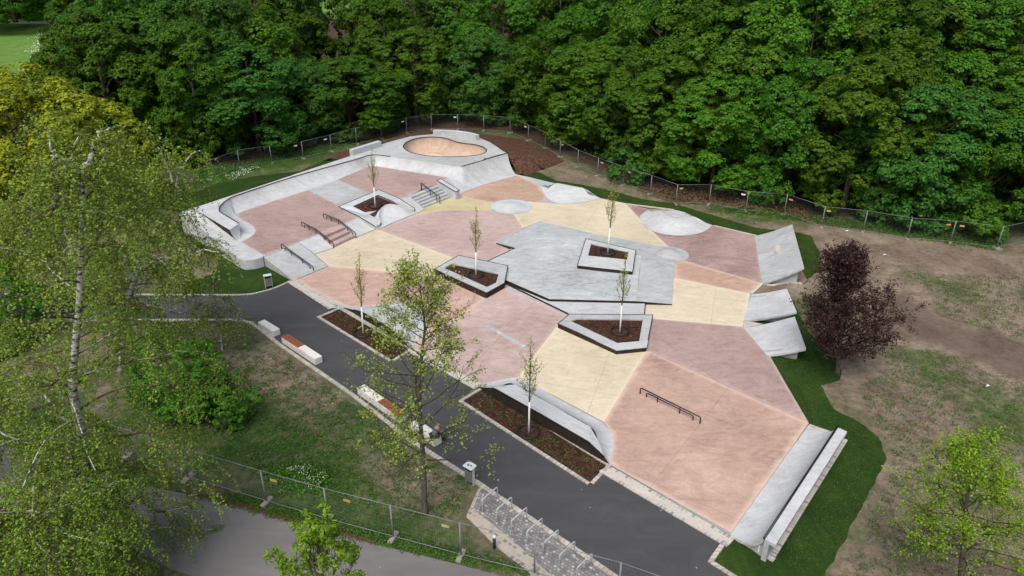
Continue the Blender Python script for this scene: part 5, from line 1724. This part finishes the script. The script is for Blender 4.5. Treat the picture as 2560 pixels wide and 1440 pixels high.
# wood's western flank
for i, (px, k, sx, sz) in enumerate([((300, 405), 4, 1.05, 1.15), ((350, 345), 2, 1.1, 1.25), ((300, 310), 6, .9, 1.05), ((290, 230), 4, 1.1, 1.3), ((420, 260), 1, 1.2, 1.4)]):
    q = P(px, 0)
    put_tree(k, q.x, q.y, i * 1.3, sx, sz, "%s tree on the wood's flank facing the far lawn, %s in line" % (tone[k], ORD[i]), "trees on the wood's western flank")
# far trees on the lawn at the back
for i, (px, k, sx, sz) in enumerate([((46, 78), 5, 1.6, 1.25), ((2, 68), 3, 1.5, 1.3), ((110, 42), 1, 1.4, 1.2), ((-40, 44), 6, 1.5, 1.3), ((60, 36), 4, 1.5, 1.5), ((160, 34), 0, 1.6, 1.5), ((20, 30), 2, 1.6, 1.6)]):
    q = P(px, 0)
    o = put_tree(k, q.x, q.y, i, sx, sz, "far tree %s" % ["its trunk on the grass in front of the gravel path", "its trunk cut by the photo's edge", "just behind the gravel path", "out at the photo's edge behind the path", "in the dark row behind the path", "in the dark row where the path meets the wood", "deepest in the dark row"][i], "far trees by the gravel path")
    if i < 2: o.location.z = 2.2

# yellow green trees west of the lawn, small yellow tree, purple beech, bushes
def solo(name, px, label, seed, r, z0, z1, nl, lr, n, size, leaf, bark_, tr, cat="tree", base=None, **k):
    o = make_tree(name, seed, r, z0, z1, nl, lr, n, size, leaf, bark_, tr, **k)
    q = base if base is not None else P(px, 0)
    o.location = (q.x, q.y, -.06)
    return tag(o, label, cat)


solo("maple_tree", (110, 560), "big yellow green spring tree behind the birches", 31, 6.6, 1.5, 13.6, 60, 1.55, 34000, .26, 'leaf_yellow', 'bark', .28, prof=bulge, clump=.5, up=.7)
solo("maple_tree", (-10, 400), "yellow green tree farther back beside the bright lawn", 32, 5.0, 1.5, 10.0, 44, 1.5, 20000, .28, 'leaf_yellow', 'bark', .28, prof=bulge, clump=.5, up=.7)
solo("maple_tree", (265, 500), "lower yellow green tree between big yellow tree and the wood", 33, 4.2, .8, 9.4, 40, 1.2, 20000, .25, 'leaf_yellow', 'bark', .2, prof=bulge, clump=.42, up=.7)
solo("maple_tree", (-60, 620), "yellow green tree at the western photo edge", 34, 5.2, .8, 9.5, 40, 1.4, 16000, .26, 'leaf_yellow', 'bark', .24, prof=bulge, clump=.5, up=.7)
solo("small_tree", (478, 412), "slim bright yellow tree in front of the dark wood", 35, 1.7, 1.0, 5.2, 22, .55, 2600, .20, 'leaf_yellow', 'bark', .07, prof=lambda h: (1 - h) ** .6, clump=.3, up=.6)
solo("bush", (462, 1010), "rounded bright green bush below the birches", 37, 2.2, .2, 3.8, 30, .8, 11000, .16, 'leaf_bush', 'bark', .1, cat="bush", prof=bulge, clump=.32, up=.6)
solo("bush", (560, 1040), "smaller green shrub beside the rounded bush", 38, 1.6, .1, 2.2, 18, .6, 5000, .15, 'leaf_bush', 'bark', .06, cat="bush", prof=bulge, clump=.25, up=.6)
solo("bush", (-10, 860), "green bush at the western photo edge above the asphalt path", 39, 2.8, .2, 5.2, 30, 1.0, 12000, .18, 'leaf_bush', 'bark', .1, cat="bush", prof=bulge, clump=.35, up=.6)
for i, (px, r, z1, lab) in enumerate([((2560, 520), 5, 17, "olive tinged tree at the eastern photo edge nearer the fence"), ((2620, 430), 5.5, 20, "olive tinged taller tree at the eastern photo edge")]):
    q = P(px, 0)
    solo("maple_tree", px, lab, 41 + i, r, .6, z1, 44, 1.4, 26000, .30, 'leaf_olive' if i else 'leaf_dark', 'bark', .26, prof=bulge, clump=.5)
for i, px in enumerate(S(590, 372, 1085, 282, 1570, 448, 1885, 492, 2190, 545, 2440, 590, 700, 352, 960, 318)):
    q = P(px, 0)
    solo("understorey_shrub", px, "low green shrub at the wood's foot, %s" % ["behind the western stretch of fence", "behind the curved low wall", "behind the fence north of the ridge shaped bump", "among the dead leaves behind the fence", "behind the fence north of the tall wedge ramp", "behind the last straight fence panels", "beneath the brown bare tree", "north of the straight low wall"][i], 50 + i, 1.9, .1, 3.0, 18, .75, 3800, .26, ['leaf_blue', 'leaf_maple'][i % 2], 'bark', .06, cat="bush", prof=bulge, clump=.4)


# ------------------------------------------------------------------ open branched trees: limbs, twigs and leaves one by one
class Open:
    def __init__(s, seed):
        s.rng = random.Random(seed)
        s.wood, s.twig = MB(), MB()
        s.lp, s.ln = [], []

    def rv(s, k=1.0):
        return Vector((s.rng.gauss(0, 1), s.rng.gauss(0, 1), s.rng.gauss(0, 1))) * k

    def shoot(s, p, d, L, r, seg=5, bend=(0, 0, 0), wob=.12, mb=None, sides=4, r1=.25):
        pts = [Vector(p)]
        d = Vector(d).normalized()
        for i in range(seg):
            d = (d + Vector(bend) / seg + s.rv(wob / 2)).normalized()
            pts.append(pts[-1] + d * L / seg)
        (mb or s.wood).tube(pts, [r * (1 - (1 - r1) * i / seg) for i in range(seg + 1)], sides, caps=False)
        return pts

    def leaves(s, pts, step, off, upb=.9, frm=0.0):
        for a, b in zip(pts, pts[1:]):
            n = max(1, int((b - a).length / step + s.rng.random()))
            for k in range(n):
                q = a.lerp(b, (k + s.rng.random()) / n)
                o = s.rv(off)
                s.lp.append(tuple(q + o)); s.ln.append(tuple(s.rv(.55) + Vector((0, 0, upb)) + o))

    def finish(s, root, wood_mat, twig_mat, leaf_mat_, size, asp=.75, wood_name="trunk", seed=0):
        rng = np.random.default_rng(seed)
        s.wood.build(wood_name, wood_mat, root)
        if s.twig.v: s.twig.build("branches", twig_mat, root)
        l = root.location
        pos = np.array(s.lp) - np.array([l.x, l.y, l.z])
        me = leaf_mesh("crown", pos, np.array(s.ln), np.full(len(pos), size), rng, asp, leaf_mat_)
        link("crown", me, root)


def at(pts, t):
    k = t * (len(pts) - 1); j = min(int(k), len(pts) - 2)
    return pts[j].lerp(pts[j + 1], k - j), (pts[j + 1] - pts[j]).normalized()


def birch(label, seed, base, trunk, r0, limbs, nprim, lenf, strand, leafmat, lsize, dens, t0=.18, rr=(.03, .012), down=1.0, sub=(4, 6), limb_n=9, tmax=.88):
    root = empty("birch_tree", (base.x, base.y, -.06), label=label, cat="tree")
    T = Open(seed)
    R = T.rng
    tr = smooth_path(trunk, 4)
    n = len(tr)
    T.wood.tube(tr, [r0 * (1.35 if i == 0 else 1) * (1 - .93 * i / (n - 1)) + .012 for i in range(n)], 9)
    prim = []
    for l in limbs:
        lp = smooth_path(l, 4)
        lp = [p + T.rv(.05) for p in lp]
        T.wood.tube(lp, [r0 * .42 * (1 - .85 * i / (len(lp) - 1)) + .010 for i in range(len(lp))], 6)
        prim.append((lp, limb_n))
    prim.append((tr[int(n * .55):], 5))
    for i in range(nprim):
        f = t0 + (tmax - t0) * ((i + R.random()) / nprim)
        p, _ = at(tr, min(f, .985))
        a = i * 2.39996 + R.uniform(-.4, .4)
        el = R.uniform(.15, .7)
        L = lenf(f) * R.uniform(.75, 1.2)
        d = Vector((math.cos(a) * math.cos(el), math.sin(a) * math.cos(el), math.sin(el)))
        pts = T.shoot(p, d, L, max(.014, r0 * .26 * (1 - .6 * f)), 6, (0, 0, -.55 * down), .22, T.wood if i % 3 == 0 else T.twig, 4)
        prim.append((pts, 7 if f < .55 else 4))
    for pts, m_ in prim:
        for j in range(m_):
            p, d = at(pts, R.uniform(.15, 1))
            s_ = T.rv(.8); s_.z = abs(s_.z) * .3
            L = R.uniform(.7, 1.7)
            sb = T.shoot(p, d * .8 + s_, L, rr[0] * .5, 4, (0, 0, -.7 * down), .25, T.twig, 3)
            T.leaves(sb[1:], dens * 1.3, .09)
            for k in range(R.randint(*sub)):
                q, dd = at(sb, R.uniform(.2, 1))
                s2 = T.rv(.55); s2.z *= .3
                st = T.shoot(q, dd * .5 + s2, R.uniform(*strand), rr[1] * .5, 5, (0, 0, -2.2 * down), .2, T.twig, 3, .5)
                T.leaves(st, dens, .055)
    T.finish(root, M['birch_bark'], M['twig'], M[leafmat], lsize, .75, seed=seed)
    print(label, len(T.lp))
    return root


b1 = P((250, 1388), 0)
y1 = b1.y
bt = [b1 + Vector((0, 0, -.2))] + [VY(p, y1) for p in S(236, 1320, 222, 1200, 206, 1090, 182, 975, 186, 890, 200, 740, 203, 600, 206, 500, 208, 450, 211, 415)]
off = lambda L, dy: [p + Vector((0, dy * i / max(1, len(L) - 1), 0)) for i, p in enumerate(L)]
lims = [off([VY(p, y1) for p in CL(500, 830, 420, 720, 365, 610, 320, 530, 235, 385, 165, 235, 112, 100)], 2.0),
        off([VY(p, y1) for p in CL(320, 540, 345, 430, 372, 275, 405, 190, 440, 60)], 1.0),
        off([VY(p, y1) for p in CL(545, 300, 500, 220, 440, 150, 425, 95)], -.8),
        off([VY(p, y1) for p in CL(548, 250, 565, 180, 590, 70, 640, 10)], .8),
        off([VY(p, y1) for p in C0(560, 960, 680, 920, 820, 880, 980, 850)], -1.2),
        off([VY(p, y1) for p in C0(540, 640, 400, 560, 240, 470, 60, 330)], 1.5),
        off([VY(p, y1) for p in C0(600, 1080, 640, 1200, 720, 1290)], -1.0)]
birch("tall white barked birch whose trunk rises through the western part of the view", 61, b1, bt, .24, lims, 46, lambda f: 5.8 * (1 - .74 * f ** 1.2), (.9, 2.2), 'leaf_birch', .095, .048, t0=.05)
b2_ = P((300, 925), 0); y2 = b2_.y
bt = [b2_ + Vector((0, 0, -.2))] + [VY(p, y2) for p in S(308, 850, 316, 770, 328, 725, 343, 680, 352, 620, 362, 560, 372, 500)] + [VY(p, y2) for p in CL(905, 410, 870, 395, 840, 430)]
lims = [off([VY(p, y2) for p in CL(945, 640, 1000, 560, 1080, 510, 1140, 430, 1128, 345, 1180, 215, 1250, 150)], 1.0),
        off([VY(p, y2) for p in CL(1128, 345, 1110, 230, 1070, 80)], -.5),
        off([VY(p, y2) for p in CL(940, 450, 985, 330, 1010, 280)], .8),
        off([VY(p, y2) for p in CL(985, 855, 1080, 815, 1200, 780, 1330, 735, 1470, 740)], -1.0),
        off([VY(p, y2) for p in CL(715, 515, 800, 455, 870, 410)], .6)]
birch("second white birch, behind the tall one and nearer the corner wall", 62, b2_, bt, .17, lims, 42, lambda f: 4.6 * (1 - .6 * f), (.9, 2.0), 'leaf_birch', .11, .06)
b3_ = P((555, 872), 0); y3 = b3_.y
birch("slim small birch standing at the asphalt path's bend", 63, b3_, [b3_ + Vector((0, 0, -.2))] + [VY(p, y3) for p in S(553, 845, 549, 818, 545, 800, 537, 770, 532, 735, 535, 690)], .065, [], 16, lambda f: 1.7 * (1 - .4 * f), (.7, 1.5), 'leaf_birch', .10, .11, .3, sub=(2, 3))
b4_ = P((110, 1660), 0); y4 = b4_.y + 1.5
b4_.y = y4
birch("fresh green birch at the bottom photo corner, nearer than the tall one", 64, b4_, [b4_ + Vector((0, 0, -.2)), b4_ + Vector((.2, 0, 3)), b4_ + Vector((.4, .1, 6)), VY((110, 1340), y4)], .14, [[VY(p, y4) for p in C0(100, 1425, 180, 1400, 300, 1340, 480, 1315)]], 48, lambda f: 4.2 * (1 - .4 * f), (.8, 1.7), 'leaf_birch2', .085, .05, .4)
b5_ = P((-70, 1230), 0); y5 = b5_.y
birch("green birch at the western photo edge beside the older path", 65, b5_, [b5_ + Vector((0, 0, -.2)), b5_ + Vector((0, 0, 4)), b5_ + Vector((.3, 0, 7)), VY((-50, 1010), y5)], .12, [], 30, lambda f: 3.0 * (1 - .4 * f), (.7, 1.5), 'leaf_birch2', .10, .06, .3)
b6_ = P((60, 770), 0); y6 = b6_.y
birch("third birch, leafy and half hidden behind the tall one", 66, b6_, [b6_ + Vector((0, 0, -.2)), VY((62, 700), y6), VY((70, 620), y6), VY((80, 540), y6), VY((75, 480), y6)], .13, [], 46, lambda f: 4.0 * (1 - .5 * f), (.8, 1.8), 'leaf_birch', .12, .09, .2)


def open_tree(name, label, seed, base, trunk, r0, nprim, t0, lenf, elf, leafmat, lsize, dens, bark_, twig, nsub=(4, 6), ntw=(3, 5), twl=(.25, .6), bend=.2, lo=.07, subl=.42, upb=1.1):
    root = empty(name, (base.x, base.y, -.06), label=label, cat="tree")
    T = Open(seed); R = T.rng
    tr = smooth_path(trunk, 4); n = len(tr)
    T.wood.tube(tr, [r0 * (1.5 if i == 0 else 1.0) * (1 - .92 * i / (n - 1)) + .008 for i in range(n)], 8)
    allp = []
    for i in range(nprim):
        f = t0 + (1 - t0) * ((i + R.random() * .8) / nprim)
        p, _ = at(tr, min(f, .99))
        a = i * 2.39996 + R.uniform(-.4, .4); el = elf(f) + R.uniform(-.15, .15)
        L = lenf(f) * R.uniform(.75, 1.15)
        d = Vector((math.cos(a) * math.cos(el), math.sin(a) * math.cos(el), math.sin(el)))
        pts = T.shoot(p, d, L, max(.010, r0 * .32 * (1 - .7 * f)), 7, (0, 0, bend), .28, T.twig, 4)
        for j in range(R.randint(*nsub)):
            q, dd = at(pts, R.uniform(.2, 1))
            sb = T.shoot(q, dd + T.rv(.6), L * subl * R.uniform(.6, 1.2), max(.006, r0 * .09), 4, (0, 0, bend), .3, T.twig, 3)
            for k in range(R.randint(*ntw)):
                u, du = at(sb, R.uniform(.15, 1))
                tw = T.shoot(u, du + T.rv(.7), R.uniform(*twl), .005, 3, (0, 0, bend), .3, T.twig, 3)
                T.leaves(tw[1:], dens, lo, upb)
        allp.append(pts)
    T.finish(root, M[bark_], M[twig], M[leafmat], lsize, .7, seed=seed)
    print(label, len(T.lp))
    return root


ob = P((1062, 1280), 0); yo = ob.y
open_tree("young_oak", "young open crowned oak with olive leaves on the lawn before the benches", 71, ob, [ob + Vector((0, 0, -.2))] + [VY(p, yo) for p in S(1060, 1200, 1056, 1120, 1050, 1040, 1048, 960, 1055, 880, 1062, 820, 1055, 760, 1050, 715)], .13, 50, .2,
          lambda f: 3.3 * (1 - .30 * f) if f < .5 else 3.6 * (1.0 - .82 * f) + .5, lambda f: .25 + .6 * f, 'leaf_oak', .105, .042, 'bark_grey', 'bark', (4, 7), (4, 6), (.25, .6), .12, .08)
lb = P((2402, 1475), 0); yl = lb.y
open_tree("lime_tree", "young yellow green lime tree at the photo's lower eastern corner", 72, lb, [lb + Vector((0, 0, -.2))] + [VY(p, yl) for p in S(2406, 1400, 2412, 1330, 2416, 1260, 2424, 1200, 2424, 1150)], .13, 44, .18,
          lambda f: 2.9 * (1 - .75 * f) + .3, lambda f: .1 + .7 * f, 'leaf_lime', .085, .032, 'bark_grey', 'bark', (5, 8), (4, 6), (.3, .6), .05, .085)
cb_ = P((2094, 930), 0); yc = cb_.y
open_tree("copper_beech", "dark purple copper beech on the eastern turf", 76, cb_, [cb_ + Vector((0, 0, -.2))] + [VY(p, yc) for p in S(2098, 890, 2102, 850, 2106, 780, 2108, 700, 2112, 655)], .15, 84, .16,
          lambda f: (2.3 + 3.4 * f if f < .32 else 3.4 * (1 - (f - .32) / .68) ** .75 + .3), lambda f: .42 + .6 * f, 'leaf_purple', .12, .036, 'bark_grey', 'twig_purple', (6, 9), (4, 6), (.3, .65), .25, .09)
# horse chestnut whose top reaches into the picture from below
hc = VY((800, 1560), 14.6); hcb = Vector((hc.x, hc.y, 0))
root = empty("horse_chestnut", (hcb.x, hcb.y, -.06), label="fresh green tree top with leaf rosettes at the photo's bottom edge", cat="tree")
T = Open(73); R = T.rng
top = VY((815, 1335), 14.6)
trk = [hcb + Vector((0, 0, -.2)), hcb + Vector((0, 0, 3)), Vector((hcb.x, hcb.y, top.z * .7)), top - Vector((0, 0, .3))]
T.wood.tube(smooth_path(trk, 4), [.17 - .011 * i for i in range(13)], 8)
for i in range(34):
    f = .55 + .45 * (i / 34)
    p, _ = at(trk, .45 + .54 * i / 34)
    a = i * 2.4; el = .55 + .5 * i / 34
    L = 2.5 * (1 - .62 * i / 34) * R.uniform(.8, 1.15)
    d = Vector((math.cos(a) * math.cos(el), math.sin(a) * math.cos(el), math.sin(el)))
    pts = T.shoot(p, d, L, .03, 6, (0, 0, .9), .25, T.twig, 5)
    tips = [(pts[-1], (pts[-1] - pts[-2]).normalized())]
    for k in range(R.randint(3, 5)):
        q, dd = at(pts, R.uniform(.3, .95))
        sb = T.shoot(q, dd + T.rv(.45), R.uniform(.35, .8), .014, 4, (0, 0, .9), .2, T.twig, 4)
        tips.append((sb[-1], (sb[-1] - sb[-2]).normalized()))
    for q, dd in tips:
        for k in range(38):
            o_ = T.rv(1).normalized()
            o_ = (o_ + dd * .35 + Vector((0, 0, .1))).normalized()
            T.lp.append(tuple(q + o_ * R.uniform(.04, .19))); T.ln.append(tuple(o_ * .9 + T.rv(.35) + Vector((0, 0, .5))))
T.finish(root, M['bark_grey'], M['bark_grey'], M['leaf_fresh'], .13, .42, seed=73)

# bare brown tree and pale birch in the wood's edge
q = P((664, 352), 0); yq = q.y
open_tree("bare_tree", "almost bare brown tree in front of the dark wood", 74, q, [q + Vector((0, 0, -.2))] + [VY(p, yq) for p in S(660, 300, 655, 240, 648, 160, 642, 80, 636, 0, 634, -60)], .22, 40, .1,
          lambda f: 3.2 * (1 - .5 * f), lambda f: .35 + .5 * f, 'leaf_olive', .14, .22, 'bark_tan', 'bark_tan', (5, 8), (3, 5), (.5, 1.0), .35, .1)
q = P((610, 362), 0); yq = q.y
birch("pale green slender birch at the wood's edge beside the bare brown tree", 75, q, [q + Vector((0, 0, -.2))] + [VY(p, yq) for p in S(602, 300, 592, 200, 585, 120, 560, 60, 545, 0, 538, -40)], .14, [], 44, lambda f: 3.0 * (1 - .35 * f), (.9, 2.0), 'leaf_blue', .17, .16, .15)

# six staked street trees: white painted lower trunk, narrow crown with one leader
SAP = [(S(938, 517)[0], .92, (929, 366), "in the kinked planter near the stairs"), (S(1190, 688)[0], .4, (1189, 515), "in the planter west of the manual pad"), (S(908, 834)[0], 0, (897, 630), "in the bed behind the young oak"), (S(1322, 1082)[0], 0, (1327, 843), "in the longer mulched bed"), (S(1519, 632)[0], .45, (1537, 445), "in the planter on the manual pad"), (S(1550, 829)[0], .3, (1566, 630), "in the pentagon planter")]
for i, (px, z, tp, lab) in enumerate(SAP):
    b = P(px, z)
    top = VY(tp, b.y + (-.25, .2, .1, -.1, .15, .3)[i])
    H = top.z - z
    root = empty("sapling", b, label="slim sapling with white painted trunk " + lab, cat="sapling", group="white trunked saplings")
    T = Open(80 + i); R = T.rng
    f1 = .34
    mid = b.lerp(top, f1) + Vector((R.uniform(-.03, .03), 0, 0))
    m = MB(); m.tube([b - Vector((0, 0, .1)), b.lerp(mid, .5), mid], [.058, .05, .045], 8); m.build("painted_trunk", M['white_paint'], root)
    up_ = [mid, b.lerp(top, .5), b.lerp(top, .68) + T.rv(.03), b.lerp(top, .85) + T.rv(.04), top]
    T.wood.tube(smooth_path(up_, 3), [.042 - .003 * k for k in range(13)], 6)
    up_ = smooth_path(up_, 3)
    for k in range(16):
        f = .02 + .5 * k / 16
        p, _ = at(up_, f)
        a = k * 2.4 + R.uniform(-.3, .3); el = R.uniform(.72, 1.05)
        L = H * .235 * (1 - .35 * f) * R.uniform(.7, 1.15)
        d = Vector((math.cos(a) * math.cos(el), math.sin(a) * math.cos(el), math.sin(el)))
        pts = T.shoot(p, d, L, .013, 5, (-math.cos(a) * .35, -math.sin(a) * .35, .8), .12, T.twig, 4)
        T.leaves(pts[1:], .07, .06)
        for j in range(3):
            q, dd = at(pts, R.uniform(.3, .9))
            sb = T.shoot(q, dd + T.rv(.4), L * .3, .006, 3, (0, 0, .4), .15, T.twig, 3)
            T.leaves(sb, .07, .06)
    T.leaves(up_[5:], .022, .075)
    T.finish(root, M['bark'], M['twig'], M['leaf_sapling'], .095, .7, wood_name="upper_trunk", seed=80 + i)

# ------------------------------------------------------------------ light: overcast daylight
world = bpy.data.worlds.new("World")
SC.world = world
world.use_nodes = True
nt = world.node_tree
bg = nt.nodes["Background"]
sky = nt.nodes.new("ShaderNodeTexSky")
sky.sky_type = 'NISHITA'
sky.sun_disc = False
EL, RT = math.radians(58), math.radians(200)
sky.sun_elevation = EL
sky.sun_rotation = RT
sky.air_density = 1.0
sky.dust_density = 6.0
sky.ozone_density = 1.0
nt.links.new(sky.outputs[0], bg.inputs[0])
bg.inputs[1].default_value = 0.15
sd = bpy.data.lights.new("sun", 'SUN')
sd.energy = 2.4
sd.angle = math.radians(42)
sd.color = (1.0, 0.955, 0.89)
so = bpy.data.objects.new("sun", sd)
COL.objects.link(so)
dirv = Vector((math.sin(RT) * math.cos(EL), math.cos(RT) * math.cos(EL), math.sin(EL)))
so.rotation_euler = dirv.to_track_quat('Z', 'Y').to_euler()
SC.view_settings.view_transform = 'Standard'
SC.view_settings.look = 'None'
SC.view_settings.exposure = 0
SC.cycles.max_bounces = 6
SC.cycles.diffuse_bounces = 3
SC.cycles.transmission_bounces = 3
SC.cycles.use_denoising = True
